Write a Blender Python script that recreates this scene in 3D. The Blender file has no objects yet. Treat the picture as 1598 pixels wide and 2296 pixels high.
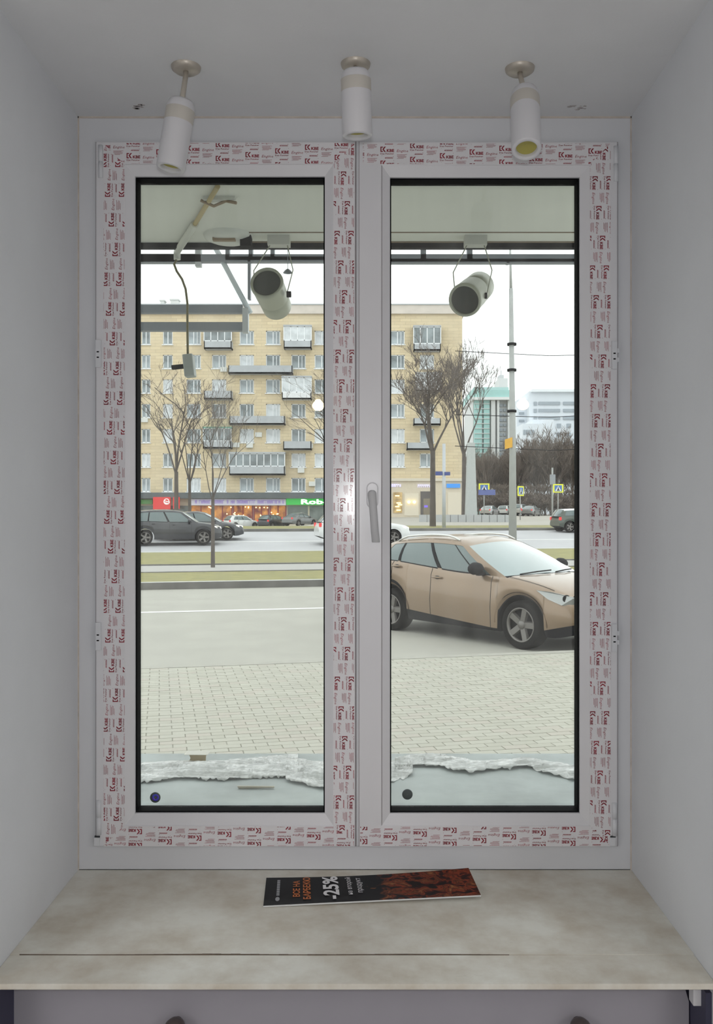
import bpy, bmesh, math, random
from mathutils import Vector, Matrix

# ---------------------------------------------------------------- camera, sky, lights, exposure
F = 2000.0            # focal length in pixels of the 1598 x 2296 frame
VX, VY = 819.0, 1150.0
CZ = 1.87             # camera height above the road
scene = bpy.context.scene
COL = scene.collection
cam_d = bpy.data.cameras.new('camera')
cam = bpy.data.objects.new('camera', cam_d); COL.objects.link(cam)
cam_d.sensor_fit = 'VERTICAL'; cam_d.sensor_height = 36.0
cam_d.lens = 36.0 * F / 2296.0
cam_d.shift_x = -(VX - 799.0) / 2296.0
cam_d.shift_y = (VY - 1148.0) / 2296.0
cam_d.clip_start = 0.02; cam_d.clip_end = 1000
cam.location = (0, 0, CZ); cam.rotation_euler = (math.pi / 2, 0, 0)
scene.camera = cam

world = bpy.data.worlds.new('overcast'); scene.world = world
world.use_nodes = True
wn = world.node_tree.nodes; wl = world.node_tree.links
bg = wn['Background']
bg.inputs['Color'].default_value = (0.95, 0.975, 1.0, 1)
bg.inputs['Strength'].default_value = 2.1

scene.view_settings.view_transform = 'Standard'
scene.view_settings.look = 'None'
scene.view_settings.exposure = 0.0
scene.view_settings.gamma = 1.0
scene.view_settings.use_curve_mapping = False
scene.cycles.max_bounces = 6; scene.cycles.diffuse_bounces = 4; scene.cycles.glossy_bounces = 3; scene.cycles.transparent_max_bounces = 10

def lamp_area(name, loc, rot, sx, sy, power, color=(1, 1, 1)):
    d = bpy.data.lights.new(name, 'AREA'); d.shape = 'RECTANGLE'
    d.size = sx; d.size_y = sy; d.energy = power; d.color = color
    o = bpy.data.objects.new(name, d); COL.objects.link(o)
    o.location = loc; o.rotation_euler = rot
    return o
# two fill lights added in the unseen room, and the camera's own flash
ROOM_Z = 3.25
lamp_area('room_fill', (-2.55, -1.4, 2.62), (0, 0, 0), 0.5, 2.6, 39, (1.0, 0.97, 0.95))
lamp_area('room_fill', (2.55, -1.4, 2.62), (0, 0, 0), 0.5, 2.6, 39, (1.0, 0.97, 0.95))
lamp_area('camera_flash', (0.0, -0.02, CZ + 0.06), (math.pi / 2, 0, 0), 0.04, 0.02, 6.0, (1.0, 1.0, 1.0))

# ---------------------------------------------------------------- helpers
def px(x, y, Y):
    """the point at distance Y that pixel (x, y) looks at"""
    return Vector(((x - VX) / F * Y, Y, CZ + (VY - y) / F * Y))

def nd(m): return m.node_tree.nodes, m.node_tree.links
MATS = {}
def mat(name, col, rough=0.6, metal=0.0, var=0.0, vscale=8.0, bump=0.0, bscale=60.0, emit=None, estr=0.0, col2=None,
        stretch=None, coat=0.0, spec=None):
    if name in MATS: return MATS[name]
    m = bpy.data.materials.new(name); m.use_nodes = True
    n, l = nd(m); b = n['Principled BSDF']
    b.inputs['Base Color'].default_value = (*col, 1); b.inputs['Roughness'].default_value = rough
    b.inputs['Metallic'].default_value = metal
    if coat: b.inputs['Coat Weight'].default_value = coat; b.inputs['Coat Roughness'].default_value = 0.08
    if spec is not None: b.inputs['Specular IOR Level'].default_value = spec
    tc = n.new('ShaderNodeTexCoord'); src = tc.outputs['Object']
    if stretch:
        mp = n.new('ShaderNodeMapping'); mp.inputs['Scale'].default_value = stretch
        l.new(src, mp.inputs['Vector']); src = mp.outputs['Vector']
    if var or col2:
        t = n.new('ShaderNodeTexNoise'); t.inputs['Scale'].default_value = vscale; t.inputs['Detail'].default_value = 5
        t.inputs['Roughness'].default_value = 0.6
        l.new(src, t.inputs['Vector'])
        r = n.new('ShaderNodeValToRGB'); r.color_ramp.elements[0].position = 0.35; r.color_ramp.elements[1].position = 0.65
        a = col2 if col2 else tuple(c * (1 - var) for c in col)
        z = col if col2 else tuple(min(1, c * (1 + var)) for c in col)
        r.color_ramp.elements[0].color = (*a, 1); r.color_ramp.elements[1].color = (*z, 1)
        l.new(t.outputs['Fac'], r.inputs['Fac']); l.new(r.outputs['Color'], b.inputs['Base Color'])
    if bump:
        t = n.new('ShaderNodeTexNoise'); t.inputs['Scale'].default_value = bscale; t.inputs['Detail'].default_value = 4
        l.new(src, t.inputs['Vector'])
        bp = n.new('ShaderNodeBump'); bp.inputs['Strength'].default_value = bump; bp.inputs['Distance'].default_value = 0.01
        l.new(t.outputs['Fac'], bp.inputs['Height']); l.new(bp.outputs['Normal'], b.inputs['Normal'])
    if emit:
        b.inputs['Emission Color'].default_value = (*emit, 1); b.inputs['Emission Strength'].default_value = estr
    MATS[name] = m
    return m

def setp(o, label=None, cat=None, group=None, kind=None):
    if label: o['label'] = label
    if cat: o['category'] = cat
    if group: o['group'] = group
    if kind: o['kind'] = kind
    return o
def link(o, parent=None):
    COL.objects.link(o)
    if parent: o.parent = parent
    return o
def empty(name, loc=(0, 0, 0), rz=0.0, parent=None):
    o = bpy.data.objects.new(name, None); o.location = loc; o.rotation_euler = (0, 0, rz)
    o.empty_display_size = 0.1
    return link(o, parent)
def inst(name, mesh, parent=None, loc=(0, 0, 0), rot=(0, 0, 0), scale=(1, 1, 1)):
    o = bpy.data.objects.new(name, mesh); o.location = loc; o.rotation_euler = rot; o.scale = scale
    return link(o, parent)
def copy_tree(o, parent=None):
    c = o.copy(); COL.objects.link(c); c.parent = parent
    for ch in list(o.children): copy_tree(ch, c)
    return c

class MB:
    """collects shapes into one mesh"""
    def __init__(s): s.v = []; s.f = []; s.mi = []; s.sm = []
    def add(s, vs, fs, m=0, smooth=False, M=None):
        k = len(s.v)
        s.v += [(M @ Vector(p)) if M else Vector(p) for p in vs]
        s.f += [tuple(i + k for i in f) for f in fs]
        s.mi += [m] * len(fs); s.sm += [smooth] * len(fs)
        return s
    def box(s, x0, x1, y0, y1, z0, z1, m=0, M=None):
        return s.add([(x0, y0, z0), (x1, y0, z0), (x1, y1, z0), (x0, y1, z0), (x0, y0, z1), (x1, y0, z1), (x1, y1, z1), (x0, y1, z1)],
                     [(0, 3, 2, 1), (4, 5, 6, 7), (0, 1, 5, 4), (1, 2, 6, 5), (2, 3, 7, 6), (3, 0, 4, 7)], m, False, M)
    def bar(s, a, b, w, h=None, m=0):
        """square bar from a to b"""
        return s.tube([a, b], [w / 2 * 1.414] * 2, 4, m, smooth=False, rot=math.pi / 4)
    def tube(s, pts, rad, n=8, m=0, smooth=True, caps=True, rot=0.0):
        pts = [Vector(p) for p in pts]
        if not hasattr(rad, '__len__'): rad = [rad] * len(pts)
        vs = []; fs = []
        up = None
        for i, p in enumerate(pts):
            d = (pts[min(i + 1, len(pts) - 1)] - pts[max(i - 1, 0)]).normalized()
            if up is None:
                up = Vector((0, 0, 1)) if abs(d.z) < 0.9 else Vector((1, 0, 0))
            a = d.cross(up)
            if a.length < 1e-6: a = d.cross(Vector((0, 1, 0)))
            a.normalize(); b = a.cross(d).normalized(); up = b
            for k in range(n):
                t = 2 * math.pi * k / n + rot
                vs.append(p + (a * math.cos(t) + b * math.sin(t)) * rad[i])
        for i in range(len(pts) - 1):
            for k in range(n):
                fs.append((i * n + k, i * n + (k + 1) % n, (i + 1) * n + (k + 1) % n, (i + 1) * n + k))
        s.add(vs, fs, m, smooth)
        if caps:
            k = len(s.v) - len(vs)
            s.f += [tuple(k + i for i in reversed(range(n))), tuple(k + len(vs) - n + i for i in range(n))]
            s.mi += [m, m]; s.sm += [False, False]
        return s
    def lathe(s, prof, o=(0, 0, 0), ax=(0, 0, 1), n=24, m=0, smooth=True):
        """profile (radius, along) about axis ax from o"""
        ax = Vector(ax).normalized(); o = Vector(o)
        a = ax.orthogonal().normalized(); b = ax.cross(a)
        vs = []; fs = []
        for r, h in prof:
            for k in range(n):
                t = 2 * math.pi * k / n
                vs.append(o + ax * h + (a * math.cos(t) + b * math.sin(t)) * r)
        for i in range(len(prof) - 1):
            for k in range(n):
                fs.append((i * n + k, i * n + (k + 1) % n, (i + 1) * n + (k + 1) % n, (i + 1) * n + k))
        return s.add(vs, fs, m, smooth)
    def prism(s, poly, y0, y1, m=0, M=None):
        """polygon in x,z between y0 and y1"""
        n = len(poly)
        vs = [(x, y0, z) for x, z in poly] + [(x, y1, z) for x, z in poly]
        fs = [tuple(range(n)), tuple(reversed(range(n, 2 * n)))]
        fs += [(i, i + n, (i + 1) % n + n, (i + 1) % n) for i in range(n)]
        return s.add(vs, fs, m, False, M)
    def grid(s, rows, m=0, smooth=True, flip=False):
        nr = len(rows); nc = len(rows[0])
        fs = []
        for i in range(nr - 1):
            for j in range(nc - 1):
                q = (i * nc + j, i * nc + j + 1, (i + 1) * nc + j + 1, (i + 1) * nc + j)
                fs.append(tuple(reversed(q)) if flip else q)
        return s.add([p for r in rows for p in r], fs, m, smooth)
    def mesh(s, name, *mats):
        me = bpy.data.meshes.new(name)
        me.from_pydata([tuple(p) for p in s.v], [], s.f)
        for mm in mats: me.materials.append(mm)
        me.polygons.foreach_set('material_index', s.mi)
        me.polygons.foreach_set('use_smooth', s.sm)
        me.update()
        return me
    def fix(s, me):
        bm = bmesh.new(); bm.from_mesh(me); bmesh.ops.recalc_face_normals(bm, faces=bm.faces); bm.to_mesh(me); bm.free(); return me
    def build(s, name, mats, parent=None, bevel=0.0, fix=False, seg=2):
        if not isinstance(mats, (list, tuple)): mats = [mats]
        me = s.mesh(name, *mats)
        if fix: s.fix(me)
        o = bpy.data.objects.new(name, me); link(o, parent)
        if bevel:
            b = o.modifiers.new('bevel', 'BEVEL'); b.width = bevel; b.segments = seg; b.limit_method = 'ANGLE'
        return o

def struct(o, label=None): o['kind'] = 'structure'; return setp(o, label)

_tc = {}
def text_mesh(body, bold=0.0, shear=0.0, res=2):
    """flat letters as (verts, faces, width) with cap height 1"""
    key = (body, bold, shear, res)
    if key in _tc: return _tc[key]
    c = bpy.data.curves.new('lettering', 'FONT'); c.body = body; c.resolution_u = res; c.offset = bold; c.shear = shear
    o = bpy.data.objects.new('lettering', c); COL.objects.link(o)
    dg = bpy.context.evaluated_depsgraph_get(); e = o.evaluated_get(dg); me = e.to_mesh()
    vs = [v.co.copy() for v in me.vertices]; fs = [tuple(p.vertices) for p in me.polygons]
    e.to_mesh_clear(); bpy.data.objects.remove(o); bpy.data.curves.remove(c)
    x0 = min(v.x for v in vs); x1 = max(v.x for v in vs)
    vs = [((v.x - x0) / 0.7, v.y / 0.7) for v in vs]
    _tc[key] = (vs, fs, (x1 - x0) / 0.7)
    return _tc[key]
def put_text(mb, body, M, s0, t0, width, height, m=0, bold=0.0, shear=0.0, res=2):
    """lettering of given width and cap height in the plane of M (s, t, 0)"""
    vs, fs, w = text_mesh(body, bold, shear, res)
    mb.add([(s0 + v[0] / w * width, t0 + v[1] * height, 0) for v in vs], fs, m, False, M)
# ---------------------------------------------------------------- the room and the window niche
WY = 2.30                       # plane of the window frame
S = WY / F                      # metres per pixel on that plane
def wx(x): return (x - VX) * S
def wz(y): return CZ + (VY - y) * S
NL, NR = wx(175), wx(1415)      # niche walls
NT, NB = wz(262), wz(1950)      # niche ceiling, sill top
NF = 1.742                      # front of the niche
FLOOR = 0.30
m_wall = mat('wall_paint', (0.72, 0.74, 0.77), 0.85, var=0.02, vscale=3, bump=0.06, bscale=220)
m_ceil = mat('ceiling_paint', (0.72, 0.73, 0.75), 0.9, var=0.02, vscale=4, bump=0.05, bscale=200)
m_pvc = mat('white_pvc', (0.74, 0.74, 0.77), 0.28, var=0.01, vscale=5)
m_pvc2 = mat('white_pvc_frame', (0.70, 0.715, 0.75), 0.35, var=0.01, vscale=5)
m_black = mat('black_rubber', (0.004, 0.004, 0.005), 0.7, spec=.06)
m_room = mat('room_paint', (0.75, 0.75, 0.76), 0.9, var=0.02)
m_caulk = mat('caulk', (0.62, 0.56, 0.50), 0.9, var=0.1, vscale=30)
m_floor = mat('floor_tile', (0.55, 0.54, 0.53), 0.5, var=0.06)
RX, RB = 3.0, -3.8
struct(MB().box(-RX, RX, RB, 2.0, FLOOR - 0.1, FLOOR).build('floor', m_floor))
struct(MB().box(-RX, RX, RB, NF, ROOM_Z, ROOM_Z + 0.1).build('ceiling', m_room))
struct(MB().box(-RX, RX, RB - 0.1, RB, FLOOR, ROOM_Z).build('wall_back', m_room))
struct(MB().box(-RX - 0.1, -RX, RB, 2.42, FLOOR, ROOM_Z).build('wall_west', m_room))
struct(MB().box(RX, RX + 0.1, RB, 2.42, FLOOR, ROOM_Z).build('wall_east', m_room))
struct(MB().box(-RX, NL, NF, 2.42, FLOOR, ROOM_Z).build('wall_left', m_wall), 'white plastered side of the window niche, left of the window')
struct(MB().box(NR, RX, NF, 2.42, FLOOR, ROOM_Z).build('wall_right', m_wall), 'white plastered side of the window niche, right of the window')
nc = struct(MB().box(NL, NR, NF, 2.42, NT, ROOM_Z + 0.1).build('ceiling_niche', m_ceil), 'white plastered top of the window niche')
struct(MB().box(NL, NR, 2.05, 2.42, FLOOR, NB - 0.03).build('wall_front', m_wall))
m_chip = mat('chipped_plaster', (0.30, 0.27, 0.27), 0.95, col2=(0.62, 0.6, 0.6), vscale=120)
def chips(cx, cy, n, seed, w):
    rnd = random.Random(seed); mb = MB()
    for i in range(n):
        p = px(cx + rnd.uniform(-w, w), cy + rnd.uniform(-5, 5), 1.0)
        Y = (NT - CZ) / ((VY - (cy + rnd.uniform(-5, 5))) / F); X = (cx + rnd.uniform(-w, w) - VX) / F * Y
        r = rnd.uniform(0.0015, 0.005); k = 7
        vs = [(X + 2.0 * r * math.cos(6.283 * j / k) * rnd.uniform(.6, 1.2), Y + r * math.sin(6.283 * j / k) * rnd.uniform(.6, 1.2), NT - 0.0012) for j in range(k)]
        vs2 = [(v[0], v[1], NT + 0.001) for v in vs]
        mb.add(vs + vs2, [tuple(reversed(range(k))), tuple(range(k, 2 * k))] + [(j, (j + 1) % k, (j + 1) % k + k, j + k) for j in range(k)])
    return mb.build('plaster_chip', m_chip, nc)
chips(310, 239, 9, 3, 20); chips(1294, 241, 7, 8, 18)
cz = MB()
e = 0.004
cz.box(NL, NR, WY - 0.003, WY, NT - e, NT).box(NL, NL + e * .7, WY - 0.003, WY, NB, NT).box(NR - e * .7, NR, WY - 0.003, WY, NB, NT)
struct(cz.build('trim_1', m_caulk), 'thin beige sealant bead around the window frame')

# sill: a deep board with a separate nosing strip in front
def sill_mat():
    m = bpy.data.materials.new('worn_sill'); m.use_nodes = True; n, l = nd(m); b = n['Principled BSDF']
    b.inputs['Roughness'].default_value = 0.45
    tc = n.new('ShaderNodeTexCoord')
    a = n.new('ShaderNodeTexNoise'); a.inputs['Scale'].default_value = 6; a.inputs['Detail'].default_value = 7; a.inputs['Roughness'].default_value = .62
    l.new(tc.outputs['Object'], a.inputs['Vector'])
    r = n.new('ShaderNodeValToRGB'); r.color_ramp.elements[0].position = .36; r.color_ramp.elements[1].position = .62
    r.color_ramp.elements[0].color = (.58, .525, .43, 1); r.color_ramp.elements[1].color = (.77, .76, .69, 1)
    l.new(a.outputs['Fac'], r.inputs['Fac'])
    mp = n.new('ShaderNodeMapping'); mp.inputs['Scale'].default_value = (4, 14, 1); mp.inputs['Location'].default_value = (3, 1, 0)
    l.new(tc.outputs['Object'], mp.inputs['Vector'])
    c = n.new('ShaderNodeTexNoise'); c.inputs['Scale'].default_value = 2.2; c.inputs['Detail'].default_value = 9; c.inputs['Roughness'].default_value = .7
    l.new(mp.outputs['Vector'], c.inputs['Vector'])
    r2 = n.new('ShaderNodeValToRGB'); r2.color_ramp.elements[0].position = .66; r2.color_ramp.elements[1].position = .8
    r2.color_ramp.elements[0].color = (0, 0, 0, 1); r2.color_ramp.elements[1].color = (.8, .8, .8, 1)
    l.new(c.outputs['Fac'], r2.inputs['Fac'])
    mx = n.new('ShaderNodeMix'); mx.data_type = 'RGBA'; mx.inputs['B'].default_value = (.30, .24, .17, 1)
    l.new(r2.outputs['Color'], mx.inputs['Factor']); l.new(r.outputs['Color'], mx.inputs['A'])
    l.new(mx.outputs['Result'], b.inputs['Base Color'])
    bp = n.new('ShaderNodeBump'); bp.inputs['Strength'].default_value = .15; bp.inputs['Distance'].default_value = .004
    l.new(a.outputs['Fac'], bp.inputs['Height']); l.new(bp.outputs['Normal'], b.inputs['Normal'])
    return m
m_sill = sill_mat()
m_crack = mat('dirty_joint', (0.16, 0.12, 0.09), 0.9, var=.2, vscale=30)
sill = setp(empty('window_sill', (0, NF, NB)), 'deep worn cream window sill board with a cracked joint near its front edge', 'window sill')
SEAM = 1.858
def sbox(x0, x1, y0, y1, z0, z1, name, m, bev=0.0, lab=None):
    return setp(MB().box(x0, x1, y0 - NF, y1 - NF, z0 - NB, z1 - NB).build(name, m, sill, bev), lab)
sbox(NL, NR, SEAM + .0006, WY - 0.001, NB - .028, NB, 'board', m_sill, .0008)
sbox(NL, NR, NF, SEAM - .0005, NB - .012, NB - .0003, 'nosing_strip', m_sill, .002)
jm = MB(); rnd = random.Random(5); x = wx(175) + .02
xs = [NL + .02 + i * .02 for i in range(52)]
for i in range(len(xs) - 1):
    w0 = .0003 + .0015 * max(0, math.sin((xs[i] - NL) * 3.2)) * rnd.uniform(.3, 1.2)
    yy = .0 + .0012 * math.sin(xs[i] * 14)
    jm.box(xs[i], xs[i + 1], SEAM + yy - w0, SEAM + yy + w0, NB - .02, NB + .0006)
for v in range(len(jm.v)): jm.v[v] = jm.v[v] - Vector((0, NF, NB))
jm.build('joint_crack', m_crack, sill)
# panel below the sill, with two knobs, and a bracket at its right end
m_panel = mat('panel_paint', (0.34, 0.33, 0.37), 0.6, var=.02, vscale=6)
m_cheek_shade = mat('cheek_shade', (0.05, 0.05, 0.09), 0.6)  # dark colour stands in for shadow on the niche cheeks
PY = 1.85
pz0 = FLOOR + .02
pan = setp(empty('under_sill_panel', (0, PY, FLOOR)), 'grey-white panel with a clipped corner standing under the window sill', 'panel')
xr = (1544 - VX) / F * PY; xl = (18 - VX) / F * PY; zt = NB - .03
zc = CZ + (VY - 2246) / F * PY; xc = (1524 - VX) / F * PY
MB().prism([(xl, 0), (xr, 0), (xr, zc - FLOOR), (xc, zt - FLOOR), (xl, zt - FLOOR)], 0, .02).build('panel_board', m_panel, pan, fix=True)
for kx in (392, 1301):
    c = px(kx, 2307, PY - .03)
    MB().lathe([(0.001, -.022), (.014, -.021), (.021, -.013), (.0225, 0), (.019, .012), (.010, .018), (.009, .032)], c - Vector((0, PY, FLOOR)), (0, 1, 0), 20).build('knob', mat('knob_bronze', (.10, .08, .08), .4), pan)
bk = setp(empty('sill_bracket', (0, PY, FLOOR)), 'small white bracket under the right end of the window sill', 'bracket')
b0 = px(1550, 2213, 1.80); b1 = px(1573, 2250, 1.80)
MB().box(b0.x, b1.x, -.06, -.035, b1.z - FLOOR, NB - .013 - FLOOR).build('bracket_plate', m_pvc, bk, .001)
MB().box(b0.x, b1.x, -.035, .0, NB - .032 - FLOOR, NB - .029 - FLOOR).build('bracket_arm', m_pvc, bk)
struct(MB().box(NL, NL + .012, 1.76, 2.05, FLOOR, NB - .03).build('shade_strip_left', m_cheek_shade))  # thin dark strips paint the cheek shadow below the sill
struct(MB().box(NR - .012, NR, 1.765, 2.05, FLOOR, NB - .03).build('shade_strip_right', m_cheek_shade))

# ---------------------------------------------------------------- the double window
win = struct(empty('window_1', (0, WY, NB)), 'white plastic double-casement window still covered in printed protective film')
def wbuild(mb, name, mats, parent=win, bevel=0.0, **k):
    """parts are built in world coordinates and handed over in the window's own"""
    T = Vector((0, WY, NB))
    mb.v = [Vector(p) - T for p in mb.v]
    return mb.build(name, mats, parent, bevel, **k)
def ring(mb, ox0, ox1, oy0, oy1, ix0, ix1, iy0, iy1, y0, y1, m=0):
    """rectangular frame with mitred corners; pixel bounds on the window plane"""
    O = [(wx(ox0), wz(oy0)), (wx(ox1), wz(oy0)), (wx(ox1), wz(oy1)), (wx(ox0), wz(oy1))]
    I = [(wx(ix0), wz(iy0)), (wx(ix1), wz(iy0)), (wx(ix1), wz(iy1)), (wx(ix0), wz(iy1))]
    vs = [(x, y0, z) for x, z in O] + [(x, y0, z) for x, z in I] + [(x, y1, z) for x, z in O] + [(x, y1, z) for x, z in I]
    fs = []
    for i in range(4):
        j = (i + 1) % 4
        fs += [(i, i + 4, j + 4, j), (i + 8, j + 8, j + 12, i + 12), (i, j, j + 8, i + 8), (i + 4, i + 12, j + 12, j + 4)]
    mb.add(vs, fs, m); return mb
def slope_ring(mb, o, oy, i, iy, m=0):
    """bevelled ring from outline o at depth oy to outline i at depth iy"""
    def c(q): return [(wx(q[0]), wz(q[2])), (wx(q[1]), wz(q[2])), (wx(q[1]), wz(q[3])), (wx(q[0]), wz(q[3]))]
    vs = [(x, oy, z) for x, z in c(o)] + [(x, iy, z) for x, z in c(i)]
    mb.add(vs, [(k, k + 4, (k + 1) % 4 + 4, (k + 1) % 4) for k in range(4)], m); return mb
# fixed frame, with the sealed strip around the casements
fr = MB(); ring(fr, 175, 1415, 262, 1950, 216, 1384, 320, 1896, WY, WY + .08)
wbuild(fr, 'outer_frame', m_pvc2, fix=True, bevel=.002)
wbuild(MB().box(wx(790), wx(812), WY + .01, WY + .07, wz(1896), wz(320)), 'mullion', m_pvc2)
FY = WY - .014
GY = FY + .050
# FY:     # face of the casements stands proud of the frame
def casement(q, film, glass, label):
    """q: outer px bounds; film: px where the flat ends and the bead begins; glass: px of visible bead edge"""
    mb = MB()
    ring(mb, q[0], q[1], q[2], q[3], film[0], film[1], film[2], film[3], FY, FY + .07)
    s = wbuild(mb, 'sash', m_pvc, fix=True, bevel=.003); setp(s, label)
    bd = MB(); slope_ring(bd, film, FY - .0005, glass, FY + .012)
    slope_ring(bd, glass, FY + .012, glass, FY + .026)
    T = Vector((0, WY, NB)); bd.v = [Vector(p) - T for p in bd.v]
    bd.build('glazing_bead', m_pvc, s, fix=True)
    # black gasket and spacer
    gm = MB(); g = glass
    ring(gm, g[0] - 2, g[1] + 2, g[2] - 2, g[3] + 2, g[0] + 3, g[1] - 3, g[2] + 3, g[3] - 3, FY + .020, FY + .0265)
    ring(gm, g[0] - 2, g[1] + 2, g[2] - 2, g[3] + 2, g[0] + 2, g[1] - 2, g[2] + 3, g[3] - 3, FY + .0265, FY + .064)
    gm.v = [Vector(p) - T for p in gm.v]
    gm.build('black_gasket', m_black, s, fix=True)
    pn = MB(); gy = GY
    pn.box(wx(g[0] - 2), wx(g[1] + 2), gy, gy + .004, wz(g[3] + 2), wz(g[2] - 2))
    pn.v = [Vector(p) - T for p in pn.v]
    pn.build('pane', m_glass, s)
    return s
def glass_mat():
    m = bpy.data.materials.new('window_glass'); m.use_nodes = True; n, l = nd(m)
    for x in list(n): n.remove(x)
    out = n.new('ShaderNodeOutputMaterial'); tr = n.new('ShaderNodeBsdfTransparent'); tr.inputs['Color'].default_value = (.93, .95, .93, 1)
    gl = n.new('ShaderNodeBsdfGlossy'); gl.inputs['Roughness'].default_value = .0; gl.inputs['Color'].default_value = (1, 1, 1, 1)
    fz = n.new('ShaderNodeFresnel'); fz.inputs['IOR'].default_value = 1.5
    mx = n.new('ShaderNodeMixShader'); l.new(fz.outputs[0], mx.inputs[0]); l.new(tr.outputs[0], mx.inputs[1]); l.new(gl.outputs[0], mx.inputs[2])
    # dried wash streaks
    df = n.new('ShaderNodeBsdfDiffuse'); df.inputs['Color'].default_value = (.8, .8, .78, 1)
    tl = n.new('ShaderNodeBsdfTranslucent'); tl.inputs['Color'].default_value = (.8, .8, .78, 1)
    ad = n.new('ShaderNodeMixShader'); ad.inputs[0].default_value = .5; l.new(df.outputs[0], ad.inputs[1]); l.new(tl.outputs[0], ad.inputs[2])
    tc = n.new('ShaderNodeTexCoord'); mp = n.new('ShaderNodeMapping'); mp.inputs['Scale'].default_value = (9, 1, .7)
    l.new(tc.outputs['Object'], mp.inputs['Vector'])
    t = n.new('ShaderNodeTexNoise'); t.inputs['Scale'].default_value = 1.6; t.inputs['Detail'].default_value = 6
    l.new(mp.outputs['Vector'], t.inputs['Vector'])
    r = n.new('ShaderNodeValToRGB'); r.color_ramp.elements[0].position = .40; r.color_ramp.elements[1].position = .72
    r.color_ramp.elements[0].color = (.006, .006, .006, 1); r.color_ramp.elements[1].color = (.055, .055, .055, 1)
    l.new(t.outputs['Fac'], r.inputs['Fac'])
    m2 = n.new('ShaderNodeMixShader'); l.new(r.outputs['Color'], m2.inputs[0]); l.new(mx.outputs[0], m2.inputs[1]); l.new(ad.outputs[0], m2.inputs[2])
    l.new(m2.outputs[0], out.inputs['Surface'])
    return m
m_glass = glass_mat()
GL = (303, 728, 396, 1823); GR = (874, 1299, 398, 1823)
sash_l = casement((218, 797, 322, 1894), (284, 747, 374, 1846), GL, 'left casement, film print on all four sides')
sash_r = casement((803, 1381, 322, 1894), (856, 1318, 376, 1846), GR, 'right casement, with the handle on its bare inner stile')
T0 = Vector((0, WY, NB))

# printed protective film: one strip for each side of the casements
m_film = mat('film', (0.78, 0.775, 0.80), 0.16, var=.01)
m_red = mat('film_print', (0.26, 0.018, 0.035), 0.3, var=.25, vscale=25)
m_red2 = mat('film_print_small', (0.37, 0.09, 0.11), 0.35, var=.2, vscale=25)
def film_cell():
    """one repeat of the print: (s along the writing, t up, in px)"""
    mb = MB(); M = Matrix.Identity(4)
    def q(*pts): mb.add([(a, b, 0) for a, b in pts], [tuple(range(len(pts)))], 0)
    # logo: bracket on the left, chevron arms on the right
    q((0, 0), (2.3, 0), (2.3, 11.7), (0, 11.7))
    q((2.3, 9.6), (5.6, 9.6), (5.6, 11.7), (2.3, 11.7)); q((2.3, 0), (5.6, 0), (5.6, 2.1), (2.3, 2.1))
    q((4.4, 5.85), (8.8, 11.7), (12.2, 11.7), (7.4, 5.85)); q((4.4, 5.85), (7.4, 5.85), (12.2, 0), (8.8, 0))
    put_text(mb, 'KBE', M, 14, 0, 16.5, 6.2, 0, bold=.038)
    put_text(mb, 'Das Fenster', M, 0, -5.6, 30, 3.5, 0, bold=.014, res=1)
    put_text(mb, 'Engine', M, 36, -.5, 26, 6.0, 1, shear=.25, res=1)
    rnd = random.Random(2)
    # lines too small to read
    def line(s0, s1, t, h):
        s = s0
        while s < s1:
            w = rnd.uniform(.7, 1.6)
            mb.add([(s, t, 0), (min(s1, s + w), t, 0), (min(s1, s + w), t + h, 0), (s, t + h, 0)], [(0, 1, 2, 3)], 1)
            s += w + .35
    line(10, 28, -14.6, 2.0); line(27.5, 29, -11.5, 1.5); line(11, 26, -11.9, .5)
    line(3, 4.2, -8.2, .6); line(29, 30, 11, .9)
    for i, (a, b) in enumerate(((37, 59), (37, 55), (37, 58), (39, 57), (37, 52))): line(a, b, -6.5 - 2.1 * i, .9)
    return mb
CELL = film_cell()
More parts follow.
